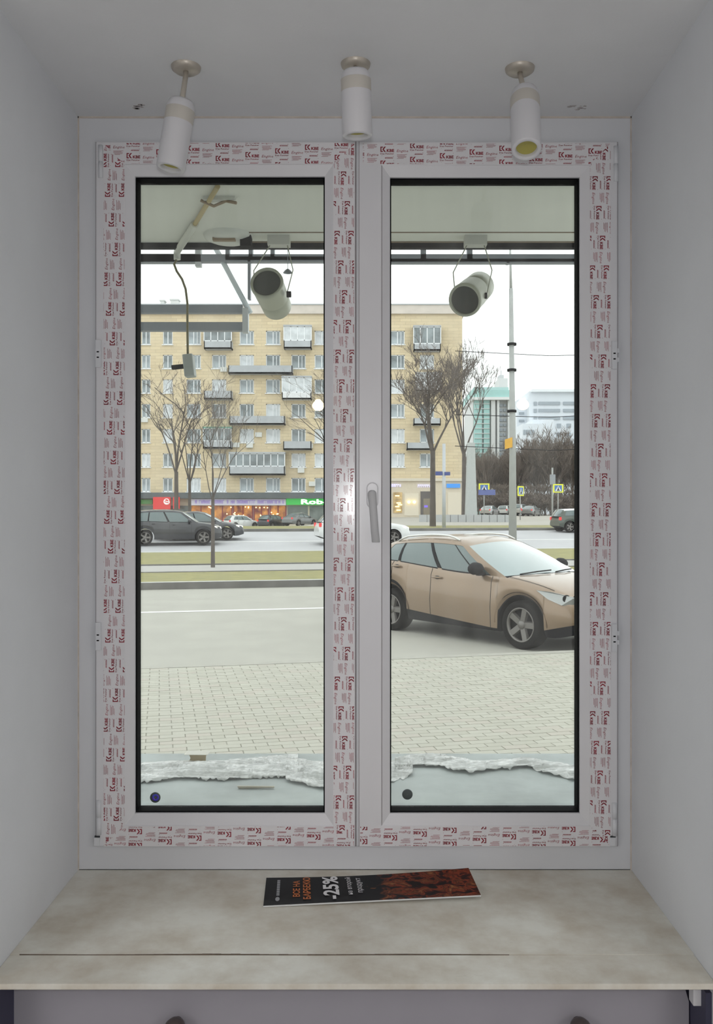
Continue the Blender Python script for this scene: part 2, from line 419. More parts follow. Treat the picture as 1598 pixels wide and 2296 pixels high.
def film(parent, x0, x1, y0, y1, turn, ph, label, cuts=()):
    """px rectangle on the sash; turn: direction of the writing in quarter turns"""
    ox = (x0 + x1) / 2; oy = (y0 + y1) / 2; w = x1 - x0; h = y1 - y0
    L, B = (w, h) if turn in (0, 2) else (h, w)
    mb = MB()
    vs = []; fs = []; mi = []
    for a in range(-2, int(L / 66.2) + 4):
        t0 = 8.3 * a + ph[1]
        b0 = math.floor((-B / 2 - 25 - t0) / 31)
        for b in range(b0, b0 + 6):
            s = 66.2 * a - L / 2 + ph[0]; t = t0 + 31 * b
            if t > B / 2 + 16 or t < -B / 2 - 13 or s > L / 2 or s < -L / 2 - 66: continue
            k = len(vs)
            vs += [(p.x + s, p.y + t) for p in CELL.v]; fs += [tuple(i + k for i in f) for f in CELL.f]; mi += CELL.mi
    bm = bmesh.new(); bv = [bm.verts.new((p[0], p[1], 0)) for p in vs]
    for f, m in zip(fs, mi):
        try: bm.faces.new([bv[i] for i in f]).material_index = m + 1
        except ValueError: pass
    mg = 1.2
    for co, no in (((L / 2 - mg, 0, 0), (1, 0, 0)), ((-L / 2 + mg, 0, 0), (-1, 0, 0)), ((0, B / 2 - mg, 0), (0, 1, 0)), ((0, -B / 2 + mg, 0), (0, -1, 0))):
        bmesh.ops.bisect_plane(bm, geom=bm.verts[:] + bm.edges[:] + bm.faces[:], plane_co=co, plane_no=no, clear_outer=True)
    # the clear film itself
    k = [bm.verts.new((a * L / 2, b * B / 2, -.30)) for a, b in ((-1, -1), (1, -1), (1, 1), (-1, 1))]
    bm.faces.new(k).material_index = 0
    ang = turn * math.pi / 2; ca, sa = math.cos(ang), math.sin(ang)
    for v in bm.verts:
        s, t, d = v.co; v.co = (ox + ca * s - sa * t, oy - (sa * s + ca * t), d)
    for co, no in cuts:          # mitred corners, in px
        bmesh.ops.bisect_plane(bm, geom=bm.verts[:] + bm.edges[:] + bm.faces[:], plane_co=(*co, 0), plane_no=(*no, 0), clear_outer=True)
    for v in bm.verts:
        X, Yp, d = v.co
        v.co = Vector((wx(X), FY - .0006 - (.0004 if d > -.1 else 0), wz(Yp))) - T0
    bmesh.ops.recalc_face_normals(bm, faces=bm.faces)
    me = bpy.data.meshes.new('film_strip'); bm.to_mesh(me); bm.free()
    for m in (m_film, m_red, m_red2): me.materials.append(m)
    return setp(inst('film_strip', me, parent), label)
film(sash_l, 235, 284, 326, 1893, 1, (57, -10.5), 'strip of clear film with dark red print reading upward', [((235, 326), (1, -1)), ((235, 1893), (1, 1))])
film(sash_l, 747, 795, 326, 1893, 3, (63.4, -6.5), 'strip of clear film with dark red print reading downward', [((795, 326), (-1, -1)), ((795, 1893), (-1, 1))])
film(sash_l, 236, 794, 325, 373, 0, (33.4 - 48.5, 11.6), 'strip of clear film with dark red print along the top', [((235, 326), (-1, 1)), ((795, 326), (1, 1))])
film(sash_l, 236, 794, 1848, 1893, 2, (63 - 17.7 + 30, 4.2 - 8.3), 'strip of clear film with upside-down red print along the bottom', [((235, 1893), (-1, -1)), ((795, 1893), (1, -1))])
film(sash_r, 1318, 1366, 326, 1893, 3, (8, 5.4), 'strip of clear film with dark red print reading downward', [((1366, 326), (-1, -1)), ((1366, 1893), (-1, 1))])
film(sash_r, 812, 1365, 326, 374, 0, (40.4, 4.1), 'strip of clear film with dark red print along the top', [((1366, 326), (1, 1))])
film(sash_r, 806, 1365, 1848, 1893, 2, (30.4 + 48, 9.6), 'strip of clear film with upside-down red print along the bottom', [((1366, 1893), (1, -1))])
# thin grooves beside the bare stile
m_groove = mat('groove', (.30, .27, .28), .7)
def local(mb): mb.v = [Vector(p) - T0 for p in mb.v]; return mb
gv = MB().box(wx(797.2), wx(798.6), FY - .0006, FY + .003, wz(1893), wz(322)).box(wx(804.2), wx(805.2), FY - .0006, FY + .003, wz(1893), wz(322))
local(gv).build('joint_line', m_groove, win)
local(MB().box(wx(798.8), wx(804), FY + .002, FY + .012, wz(1893), wz(322))).build('cover_strip', m_pvc2, win)
local(MB().box(wx(855.4), wx(856.4), FY - .0005, FY + .003, wz(1846), wz(376))).build('bead_line', m_groove, sash_r)
gl_ = MB(); ring(gl_, 214.5, 1384.5, 319, 1897, 216.2, 1382.8, 320.6, 1895.2, WY - .0012, WY + .001)
local(gl_).build('gap_line', m_groove, win, fix=True)
# hinges
def hinge(x, y0, y1, parent, wpx=11):
    mb = MB()
    a, b = wz(y1), wz(y0); c = wx(x)
    r = wpx * S / 2
    mb.lathe([(0.0005, a), (r, a + .001), (r, (a + b) / 2 - .0012), (r * .8, (a + b) / 2 - .0008), (r * .8, (a + b) / 2 + .0008), (r, (a + b) / 2 + .0012), (r, b - .001), (.0005, b)],
             (c, FY + .001, 0), (0, 0, 1), 16)
    return local(mb).build('hinge', m_pvc2, parent)
def hinge_plate(x, y0, y1, parent, side):
    mb = MB()
    mb.box(wx(x - 6), wx(x + 6), FY - .006, FY + .01, wz(y1), wz(y0))
    mb.box(wx(x + side * 6 - 2), wx(x + side * 6 + 5 * 1), FY - .004, FY + .008, wz(y0 + (y1 - y0) * .42), wz(y0 + (y1 - y0) * .25))
    mb.box(wx(x + side * 6 - 2), wx(x + side * 6 + 5 * 1), FY - .004, FY + .008, wz(y0 + (y1 - y0) * .75), wz(y0 + (y1 - y0) * .58))
    h = local(mb).build('hinge', [m_pvc2], parent, .001)
    sc = MB()
    for fr_ in (.42, .62):
        a_ = wz(y0 + (y1 - y0) * fr_); sc.box(wx(x - 1 - 2), wx(x + 4 - 2), FY - .0068, FY - .005, a_ - .003, a_)
    local(sc).build('hinge_screw', m_black, parent)
    return h
for y0, y1 in ((765, 826), (1394, 1456)): hinge_plate(225, y0, y1, sash_l, -1)
for y0, y1 in ((768, 830), (1397, 1459)): hinge_plate(1373, y0, y1, sash_r, 1)
hinge(229, 330, 404, sash_l); hinge(225, 1790, 1868, sash_l, 12)
hinge(1377, 332, 412, sash_r); hinge(1374, 1795, 1870, sash_r, 12)
m_metal = mat('hinge_steel', (.10, .11, .12), .35, .9)
for x, s in ((222, sash_l), (1370, sash_r)):
    local(MB().box(wx(x - 6), wx(x + 6), FY - .002, FY + .004, wz(1872.5), wz(1869.5))).build('hinge_pin', m_metal, s)
    local(MB().box(wx(x - 7), wx(x + 6), FY - .004, FY + .006, wz(1892), wz(1873))).build('hinge_base', m_pvc2, s, .0006)
# handle: oval plate and a grey lever
hd = MB()
def stadium(cx, y0, y1, w, n=10):
    r = w / 2; pts = []
    for k in range(n + 1):
        t = math.pi * k / n; pts.append((cx + r * math.cos(t), y0 + r - r * math.sin(t)))
    for k in range(n + 1):
        t = math.pi + math.pi * k / n; pts.append((cx + r * math.cos(t), y1 - r - r * math.sin(t)))
    return [(wx(a), wz(b)) for a, b in pts]
hd.prism(stadium(834.5, 1082, 1140, 26), FY - .0095, FY)
hb = local(hd).build('handle_plate', m_pvc, sash_r, .003, fix=True)
m_hg = mat('handle_grey', (.50, .505, .52), .38)
lv = MB()
c0 = Vector((wx(834.5), FY - .0095, wz(1109)))
lv.lathe([(.0100, 0), (.0100, -.013)], c0, (0, 1, 0), 20)
rows = []
for t, (cx, cy, w, dep) in enumerate(((834, 1099, 6, .038), (834, 1100.2, 12, .039), (834, 1102.5, 16.5, .0395), (834, 1106, 19, .040), (834, 1111, 19.5, .040), (836, 1135, 17.5, .042), (838, 1160, 17.5, .043), (840, 1190, 17.7, .041), (842.5, 1214, 18, .038), (842.6, 1216, 16.5, .037))):
    sc = 1 - dep / WY          # the lever stands out towards the room
    X = (cx - VX) / F * (WY - dep) ; Z = CZ + (VY - cy) / F * (WY - dep); r = w * S / 2; y = WY - dep
    rows.append([(X + r * math.cos(6.2832 * k / 16), y + .0065 * math.sin(6.2832 * k / 16), Z) for k in range(17)])
lv.grid(rows); lv.add(rows[-1][:16], [tuple(range(16))]); lv.add(rows[0][:16], [tuple(reversed(range(16)))])
local(lv).build('handle_lever', m_hg, sash_r, fix=True)
# round stickers on the panes
def holo():
    m = mat('hologram_sticker', (.10, .12, .12), .25, .6)
    n, l = nd(m); b = n['Principled BSDF']; b.inputs['Thin Film Thickness'].default_value = 420; b.inputs['Thin Film IOR'].default_value = 1.8
    return m
m_holo_ring = mat('sticker_ring', (.03, .16, .62), .25, .3, col2=(.14, .03, .62), vscale=60)
for cx, cy, s, blue in ((348, 1788, sash_l, True), (913, 1781, sash_r, False)):
    Yg = GY - .0003
    p = px(cx, cy, Yg)
    st = local(MB().lathe([(.0003, -.0012), (.0118, -.0012), (.0138, -.0006), (.0138, .0)], p, (0, 1, 0), 24)).build('sticker', holo() if 0 else mat('sticker_dark', (.09, .11, .11), .3, .3), s)
    if blue:
        local(MB().lathe([(.0042, -.0013), (.0045, -.0016), (.0088, -.0016), (.0092, -.0013)], p + Vector((.001, 0, 0)), (0, 1, 0), 24)).build('sticker_ring', m_holo_ring, s)
# ---------------------------------------------------------------- things inside the niche
m_white = mat('white_enamel', (.66, .66, .69), .35, var=.01)
m_band = mat('beige_ring', (.56, .535, .49), .45)
m_chrome = mat('brushed_nickel', (.52, .48, .42), .4, .5)
m_lens = mat('yellow_diffuser', (.42, .38, .10), .35)
def spotlight(base_px, top, bot, label, dia=.064):
    """base on the niche ceiling, tube from point top to point bot"""
    Y = (NT - CZ) * F / (VY - base_px[1]); B = Vector(((base_px[0] - VX) / F * Y, Y, NT))
    r0 = setp(empty('spotlight', B), label, 'spotlight', 'spotlights on the ceiling of the window niche')
    top = Vector(top) - B; bot = Vector(bot) - B
    MB().lathe([(.0005, -.012), (.026, -.011), (.0325, -.006), (.034, 0)], (0, 0, 0), (0, 0, 1), 28).build('ceiling_rose', m_chrome, r0)
    ax = (bot - top).normalized(); L = (bot - top).length
    r = dia / 2
    st = top + ax * .004
    mb = MB(); mb.tube([(0, 0, -.006), tuple(st * .15 + Vector((0, 0, -.012))), tuple(st)], .006, 10)
    mb.lathe([(.0005, -.009), (.006, -.008), (.009, 0), (.006, .008), (.0005, .009)], st, (1, 0, 0), 12)
    mb.build('stem', m_chrome, r0)
    body = MB().lathe([(.0005, 0), (r * .78, .001), (r * .90, .006), (r * .985, L * .13), (r * .985, L * .14), (r * 1.0, L * .14 + .001)], top, ax, 32)
    body.lathe([(r * 1.0, L * .33), (r, L - .003), (r * .97, L), (r * .74, L), (r * .70, L - .004), (r * .70, L - .016)], top, ax, 32)
    tb = body.build('tube', m_white, r0)
    MB().lathe([(r * 1.0, L * .14), (r * 1.008, L * .145), (r * 1.008, L * .325), (r * 1.0, L * .33)], top, ax, 32).build('tube_ring', m_band, tb)
    MB().lathe([(.0005, L - .015), (r * .5, L - .0125), (r * .70, L - .010)], top, ax, 24).build('diffuser', m_lens, tb)
    return r0
spotlight((417, 150), px(408, 226, 2.00), px(382, 378, 2.0), 'leftmost ceiling spotlight, its white tube tilted toward the left on a long stem')
spotlight((797, 143), px(797, 158, 1.90), px(801, 306, 1.915), 'middle ceiling spotlight, white tube hanging straight down over the window mullion')
spotlight((1165, 153), px(1176, 205, 1.985), px(1180, 336, 1.915), 'rightmost ceiling spotlight, tube turned to show its round yellow diffuser')

# two bare bulbs hang in the room behind the camera; their reflections show in the panes
m_bulb = mat('bulb_glow', (1, .8, .5), .4, emit=(1.0, .78, .45), estr=34)
m_cord = mat('white_cord', (.6, .6, .6), .6)
for gx, gy, lab in ((713, 910, 'warm pendant bulb hanging in the room, mirrored in the pane beside the mullion'), (1172, 908, 'warm pendant bulb hanging in the room, mirrored beside the street lamp pole')):
    Yg = GY; Yb = -1.5; Yv = 2 * Yg - Yb
    p = px(gx, gy, Yv); p.y = Yb
    e0 = setp(empty('pendant_bulb', (p.x, p.y, p.z)), lab, 'lamp', 'pendant bulbs in the room')
    MB().lathe([(.0005, -.034), (.016, -.032), (.030, -.024), (.040, -.010), (.042, .002), (.037, .018), (.026, .030), (.016, .045)], (0, 0, 0), (0, 0, 1), 20).build('bulb', m_bulb, e0)
    MB().lathe([(.017, .044), (.02, .05), (.02, .08), (.006, .095)], (0, 0, 0), (0, 0, 1), 16).build('socket', m_cord, e0)
    MB().tube([(0, 0, .09), (0, 0, ROOM_Z - p.z)], .003, 6).build('cord', m_cord, e0)

# unseen housings added over the two fill lights
for x, lab in ((-2.55, 'unseen long housing added over the fill light on the west side'), (2.55, 'unseen long housing added over the fill light on the east side')):
    e0 = setp(empty('fill_housing', (x, -1.4, ROOM_Z)), lab, 'lamp', 'housings added over the fill lights')
    MB().box(-.26, .26, -1.32, 1.32, 2.63 - ROOM_Z, 2.68 - ROOM_Z).build('housing', m_white, e0)
    for y in (-1, 1): MB().tube([(0, y, 2.68 - ROOM_Z), (0, y, -.003)], .006, 6).build('rod', m_chrome, e0)

# leaflet lying on the sill
def food_mat():
    m = bpy.data.materials.new('leaflet_print'); m.use_nodes = True; n, l = nd(m); b = n['Principled BSDF']; b.inputs['Roughness'].default_value = .45; b.inputs['Specular IOR Level'].default_value = .15
    tc = n.new('ShaderNodeTexCoord'); sp = n.new('ShaderNodeSeparateXYZ'); l.new(tc.outputs['UV'], sp.inputs[0])
    mp = n.new('ShaderNodeMapping'); mp.inputs['Scale'].default_value = (9, 3.2, 1); l.new(tc.outputs['UV'], mp.inputs['Vector'])
    t = n.new('ShaderNodeTexNoise'); t.inputs['Scale'].default_value = 1.6; t.inputs['Detail'].default_value = 4; t.inputs['Distortion'].default_value = 1.2
    l.new(mp.outputs['Vector'], t.inputs['Vector'])
    r = n.new('ShaderNodeValToRGB'); cr = r.color_ramp
    cr.elements[0].position = .36; cr.elements[0].color = (.012, .010, .010, 1)
    cr.elements[1].position = .78; cr.elements[1].color = (.30, .17, .06, 1)
    for p_, c_ in ((.47, (.05, .012, .01)), (.54, (.27, .05, .02)), (.59, (.06, .02, .012)), (.67, (.25, .075, .03))):
        q = cr.elements.new(p_); q.color = (*c_, 1)
    l.new(t.outputs['Fac'], r.inputs['Fac'])
    k = n.new('ShaderNodeMath'); k.operation = 'MULTIPLY_ADD'; k.inputs[1].default_value = .5; k.inputs[2].default_value = -.25
    l.new(t.outputs['Fac'], k.inputs[0])
    a = n.new('ShaderNodeMath'); a.operation = 'ADD'; l.new(sp.outputs['X'], a.inputs[0]); l.new(k.outputs[0], a.inputs[1])
    g = n.new('ShaderNodeValToRGB'); g.color_ramp.elements[0].position = .57; g.color_ramp.elements[1].position = .63
    l.new(a.outputs[0], g.inputs['Fac'])
    mx = n.new('ShaderNodeMix'); mx.data_type = 'RGBA'; mx.inputs['A'].default_value = (.010, .011, .013, 1)
    l.new(g.outputs['Color'], mx.inputs['Factor']); l.new(r.outputs['Color'], mx.inputs['B'])
    l.new(mx.outputs['Result'], b.inputs['Base Color'])
    return m
m_leaf = food_mat(); m_paper = mat('paper_edge', (.72, .74, .74), .7)
def on_sill(x, y, lift=0.0):
    z = NB + lift; Y = (CZ - z) * F / (y - VY); return Vector(((x - VX) / F * Y, Y, z))
lf = setp(empty('leaflet', on_sill(835, 2000)), 'black glossy sale leaflet with orange and white lettering lying on the window sill', 'leaflet')
L0 = Vector(lf.location)
cBL, cBR, cTL, cTR = on_sill(590, 2031, .004), on_sill(1078, 2007, .010), on_sill(597, 1968, .004), on_sill(1050, 1946, .030)
def leaf_pt(u, v, d=0.0):
    p = cBL.lerp(cBR, u).lerp(cTL.lerp(cTR, u), v)
    p.z -= .010 * math.sin(math.pi * u) * v * .6
    return p - L0 + Vector((0, 0, d))
NU, NV = 28, 6
lm = MB()
top = [[leaf_pt(i / NU, j / NV) for i in range(NU + 1)] for j in range(NV + 1)]
botm = [[p - Vector((0, 0, .0035)) for p in r] for r in top]
lm.grid(top, 0); lm.grid(botm, 1, flip=True)
for e1, e2 in ((top[0], botm[0]), (top[-1], botm[-1]), ([r[0] for r in top], [r[0] for r in botm]), ([r[-1] for r in top], [r[-1] for r in botm])):
    lm.grid([e1, e2], 1, False)
lo = lm.build('sheet', [m_leaf, m_paper], lf)
uv = lo.data.uv_layers.new(name='UVMap')
for poly in lo.data.polygons:
    for li, vi in zip(poly.loop_indices, poly.vertices):
        k = vi % ((NU + 1) * (NV + 1)); uv.data[li].uv = ((k % (NU + 1)) / NU, (k // (NU + 1)) / NV)
def leaf_text(body, u, v0, v1, hgt, m, bold=0.0):
    """writing that runs away from the viewer, letter tops toward the left end; u = baseline"""
    vs, fs, w = text_mesh(body, bold, 0, 3)
    mb = MB(); mb.add([tuple(leaf_pt(u - q[1] * hgt, v0 + q[0] / w * (v1 - v0), .0016)) for q in vs], fs)
    return mb.build('lettering', m, lf)
m_or = mat('orange_print', (.62, .16, .02), .4); m_wt = mat('white_print', (.80, .80, .82), .4); m_gy = mat('grey_print', (.35, .36, .38), .4)
leaf_text('ВСЕ НА', .165, .24, .84, .030, m_or, .02)
leaf_text('БАРБЕКЮ', .215, .14, .96, .032, m_or, .02)
leaf_text('-25%', .347, .10, .98, .070, m_wt, .03)
leaf_text('на второй', .412, .24, .92, .024, m_wt)
leaf_text('продукт', .460, .30, .88, .026, m_wt)
lg = MB(); 
def leafq(u0, u1, v0, v1): lg.add([leaf_pt(a, b, .0007) for a, b in ((u0, v0), (u1, v0), (u1, v1), (u0, v1))], [(0, 1, 2, 3)])
lg.add([leaf_pt(.062 + .010 * math.cos(t * .5236), .20 + .075 * math.sin(t * .5236), .0007) for t in range(12)], [tuple(range(12))])
for a in range(9): leafq(.056, .070, .32 + a * .065, .37 + a * .065)
lg.build('printed_badge', m_gy, lf)

# ---------------------------------------------------------------- just outside the glass: ledge, rubble, canopy
m_ledge = mat('zinc_ledge', (.37, .41, .405), .5, .0, var=.17, vscale=5, bump=.1, bscale=20)
LZ = CZ - .80
LY0, LY1 = WY + .07, 2.965
struct(MB().box(-1.6, 1.6, LY0, LY1, LZ - .03, LZ).build('trim_4', m_ledge), 'pale zinc ledge outside under the window')
struct(MB().box(-1.6, 1.6, LY0, LY1 - .08, .05, LZ - .03).build('wall_plinth', mat('plinth', (.40, .40, .38), .9, var=.08)))
def ledge(x, y, up=0.0):
    z = LZ + up; Y = (CZ - z) * F / (y - VY); return Vector(((x - VX) / F * Y, Y, z))
m_plas = mat('milky_plastic', (.80, .81, .80), .25, var=.03, vscale=22)
_n, _l = nd(m_plas); _t = _n.new('ShaderNodeTexNoise'); _t.inputs['Scale'].default_value = 16; _t.inputs['Detail'].default_value = 5
_r = _n.new('ShaderNodeValToRGB'); _r.color_ramp.elements[0].position = .38; _r.color_ramp.elements[1].position = .58; _r.color_ramp.elements[0].color = (.6, .6, .6, 1); _r.color_ramp.elements[1].color = (.97, .97, .97, 1)
_l.new(_t.outputs['Fac'], _r.inputs['Fac']); _l.new(_r.outputs['Color'], _n['Principled BSDF'].inputs['Alpha'])
def plastic(poly, seed, label):
    """crumpled sheet: rows of (x, near y, far y) px on the ledge"""
    rnd = random.Random(seed); nx, ny = 110, 18; rows = []
    from mathutils import noise
    o = ledge(sum(p[0] for p in poly) / len(poly), sum(p[1] for p in poly) / len(poly))
    for j in range(ny + 1):
        r = []
        for i in range(nx + 1):
            f = i / nx * (len(poly) - 1); k = min(int(f), len(poly) - 2); g = f - k
            x = poly[k][0] * (1 - g) + poly[k + 1][0] * g; yn = poly[k][1] * (1 - g) + poly[k + 1][1] * g; yf = poly[k][2] * (1 - g) + poly[k + 1][2] * g
            v = j / ny
            e_ = noise.noise(Vector((x * .045, seed, 0))) * 5 + noise.noise(Vector((x * .15, seed, 3))) * 3
            p = ledge(x, (yn + e_) * (1 - v) + (yf + .6 * e_) * v)
            q = Vector((p.x * 5 + seed, p.y * 30, 0))
            h = (.45 - abs(noise.noise(q * .9))) * .040 + (.3 - abs(noise.noise(q * 2.2))) * .012; h = max(0, h)
            h *= math.sin(math.pi * min(1, max(0, .08 + v * .9))) ** .6
            r.append(p - o + Vector((0, 0, .0015 + h)))
        rows.append(r)
    t = setp(empty('plastic_sheet', o), label, 'plastic sheet')
    so = MB().grid(rows).build('crumpled_film', m_plas, t)
    md = so.modifiers.new('thick', 'SOLIDIFY'); md.thickness = .0008
    return t
plastic([(250, 1757, 1722), (330, 1758, 1712), (400, 1748, 1708), (480, 1752, 1708), (560, 1748, 1702), (640, 1744, 1694), (668, 1752, 1690)], 3, 'crumpled milky plastic sheet on the outer ledge behind the left pane')
plastic([(640, 1752, 1702), (680, 1762, 1705), (730, 1772, 1708), (800, 1770, 1712), (880, 1752, 1706), (925, 1742, 1700)], 9, 'crumpled plastic sheet on the outer ledge running behind the mullion')
plastic([(885, 1722, 1705), (930, 1721, 1694), (985, 1722, 1693), (1015, 1732, 1700), (1060, 1735, 1706), (1120, 1728, 1708), (1180, 1722, 1704), (1220, 1735, 1710), (1300, 1755, 1722)], 14, 'crumpled plastic sheet with thin dirty folds on the ledge behind the right pane')
# cardboard piece, wooden lath, stain
cb = setp(empty('cardboard_piece', ledge(441, 1712)), 'small folded piece of brown cardboard standing on the outer ledge', 'cardboard')
q = ledge(441, 1711); O = Vector(cb.location)
x0, x1 = ledge(422, 1711).x - O.x, ledge(461, 1711).x - O.x
MB().prism([(x0, 0), (x1, 0), (x1 + .002, .028), (x0 + .004, .028), (x0 + .008, .017)], 0, .004).build('cardboard_face', mat('cardboard', (.36, .29, .18), .9, var=.12, vscale=40), cb, fix=True)
MB().box(x0 - .012, x1 + .008, -.004, .045, .028, .0295).build('cardboard_flap', mat('pale_card', (.70, .68, .62), .9), cb)
lt = ledge(575, 1768)
setp(MB().prism([(-.052, .0), (.05, .002), (.053, .006), (-.056, .007)], -.004, .004).build('wooden_lath', mat('pale_wood', (.50, .46, .38), .8, var=.1, vscale=30), None, .001, fix=True), 'short pale wooden lath lying on the outer ledge', 'lath').location = lt + Vector((0, 0, .0005))
# canopy over the pavement in front of the shop
SZ = CZ + 1.0; SE = 3.33
m_soff = mat('soffit', (.62, .63, .58), .85, var=.03, vscale=3)
m_dark = mat('dark_steel', (.012, .012, .014), .7, spec=.1)
m_grey = mat('grey_steel', (.26, .28, .31), .5, .2)
can = setp(empty('canopy', (0, 2.42, SZ)), 'flat grey canopy over the shop window with a dark front edge', 'canopy')
def cpart(mb, name, m, **k):
    mb.v = [Vector(p) - Vector((0, 2.42, SZ)) for p in mb.v]; return mb.build(name, m, can, **k)
cpart(MB().box(-3.0, 3.0, 2.38, SE - .03, SZ, SZ + .12), 'soffit_panel', m_soff)
cpart(MB().box(-3.0, 3.0, SE - .03, SE, SZ - .018, SZ + .14), 'edge_trim', m_dark)
ya = 1.0 * F / (VY - 520); yb = 1.0 * F / (VY - 541)
xb = (545 - VX) / F * ya
cpart(MB().box(xb, 3.0, ya, ya + .004, SZ - .003, SZ), 'batten', mat('brown_seam', (.22, .17, .12), .8))
cpart(MB().box(xb, 3.0, yb, yb + .006, SZ - .004, SZ), 'batten', mat('brown_seam', (.22, .17, .12), .8))
struct(MB().box(-3.0, 3.0, 2.42, 2.52, NT + .12, 6.0).build('wall_facade', mat('facade', (.55, .53, .48), .9, var=.05)))
# hung lettering frame of the shop sign, seen from behind
sg = setp(empty('shop_sign', (0, 3.55, SZ)), 'dark steel shop sign frame seen from behind, fixed beyond the canopy edge', 'shop sign')
SGY = 3.55
def sbar(x0, x1, y0, y1, name='rail', m=m_grey, d=.03):
    a = px(x0, y0, SGY); b = px(x1, y1, SGY)
    MB().box(a.x, b.x, 0, d, b.z - SZ, a.z - SZ).build(name, m, sg)
sbar(200, 437, 569, 588); sbar(437, 450, 556, 596, 'end_plate', mat('pale_steel', (.55, .57, .58), .5))
sbar(505, 745, 575, 583); sbar(860, 1420, 580, 589)
for x in (505, 557, 606, 943, 1047): sbar(x, x + 9 if x < 800 else x + 12, 558 - 12, 583, 'upright')
for x in (556, 1137): sbar(x - 1, x + 5, 583, 670 if x < 900 else 590, 'hanger', m_grey)
pbox = MB(); 
sbar(200, 543, 683, 701, 'box_rail', m_grey); sbar(200, 543, 722, 741, 'box_rail', m_grey); sbar(543, 556, 690, 745, 'end_plate', mat('pale_steel', (.55, .57, .58), .5))
sbar(225, 232, 588, 700, 'hanger', m_grey)
for x in (-1.03, 1.03): MB().box(x - .015, x + .015, SE - SGY - .005, .03, -.0, .03).build('support_arm', m_grey, sg)
MB().box(-1.1, 1.1, .0, .03, -.0, .03).build('top_rail', m_grey, sg)
a = px(465, 556, SGY) - Vector((0, SGY, SZ)); b = px(560, 700, SGY) - Vector((0, SGY, SZ))
MB().tube([a + Vector((0, .015, .06)), b + Vector((0, .015, 0))], .011, 10).build('brace', mat('white_steel', (.66, .72, .75), .5), sg)
# floodlights hung under the canopy edge
m_can = mat('olive_can', (.38, .39, .32), .45, .3)
m_canl = mat('flood_glass', (.05, .055, .05), .12, .0)
def floodlight(face, rear, r, knob, clip, label):
    f = px(*face, 3.16); b = px(*rear, 3.16 + .19)
    O = Vector((f.x, f.y, SZ)); ax = (b - f).normalized(); L = (b - f).length
    e0 = setp(empty('floodlight', O), label, 'floodlight', 'floodlights hung under the canopy')
    p = f - O
    MB().lathe([(r * .86, .012), (r * .88, 0), (r, 0), (r * 1.04, .012), (r * 1.0, .03), (r * .98, L * .52)], p, ax, 32).build('housing', m_can, e0)
    MB().lathe([(r * .98, L * .52), (r * .93, L * .54), (r * .9, L * .6), (r * .95, L * .62), (r * .94, L * .95), (r * .8, L), (.0005, L)], p, ax, 32).build('rear_housing', m_can, e0)
    MB().lathe([(.0005, .010), (r * .87, .010)], p, ax, 32).build('front_glass', m_canl, e0)
    k = px(*knob, 3.2) - O
    MB().lathe([(.0005, -.012), (.011, -.012), (.011, .004), (.0005, .004)], k, (1, 0, 0), 12).build('clamp_knob', m_dark, e0)
    c = px(*clip, 3.22) - O; c.z = -.001
    MB().box(c.x - .04, c.x + .04, c.y - .015, c.y + .03, -.035, 0).build('ceiling_clip', mat('clip_grey', (.50, .50, .46), .6), e0)
    side = ax.cross(Vector((0, 0, 1))).normalized()
    for sgn in (-1, 1):
        q = p + ax * (L * .4) + side * sgn * r * 1.03
        MB().tube([c + Vector((sgn * .03, 0, -.03)), c * .3 + q * .7 + Vector((sgn * .03, 0, .02)), q], .0022, 6).build('hanger_wire', m_can, e0)
    return e0
floodlight((597, 633), (622, 690), .058, (650, 660), (625, 545), 'round floodlight under the canopy, dark glass facing up-left, behind the left pane')
floodlight((1041, 674), (1077, 640), .058, (1089, 663), (1066, 549), 'round floodlight under the canopy, dark glass facing down-left, behind the right pane')
# conduit, cable and switch box
cd = setp(empty('cable_conduit', px(488, 412, 2.72)), 'pale conduit under the canopy whose cable hangs down to a grey switch box', 'conduit')
O = Vector(cd.location)
s0 = Vector(((488 - VX) / F * 2.70, 2.70, SZ - .012)); s1 = Vector(((437 - VX) / F * 3.05, 3.05, SZ - .012)); s2 = px(397, 582, 3.36)
MB().tube([s0 - O, s1 - O], .008, 8).build('cable_sleeve', mat('ochre_cable', (.42, .34, .17), .7), cd)
MB().tube([s1 - O, s2 - O + Vector((0, 0, .03)), s2 - O], .013, 10).build('conduit_pipe', mat('conduit_pvc', (.62, .62, .55), .5), cd)
pts = [px(a, b, 3.36) - O for a, b in ((396, 583), (390, 592), (396, 608), (408, 626), (416, 648), (420, 680), (420, 740), (421, 800))]
MB().tube(pts, .0045, 8).build('cable', mat('olive_cable', (.17, .15, .08), .6), cd)
p = px(424, 820, 3.36) - O
rotm = Matrix.Translation(p) @ Matrix.Rotation(math.radians(-6), 4, 'Y')
mb = MB(); mb.box(-.019, .019, -.02, .03, -.042, .042, M=rotm); mb.build('switch_box', mat('box_grey', (.36, .38, .36), .6), cd, .004)
mb = MB(); mb.box(-.066, -.018, -.008, .01, -.008, .008, M=rotm); mb.build('black_plug', m_black, cd, .002)
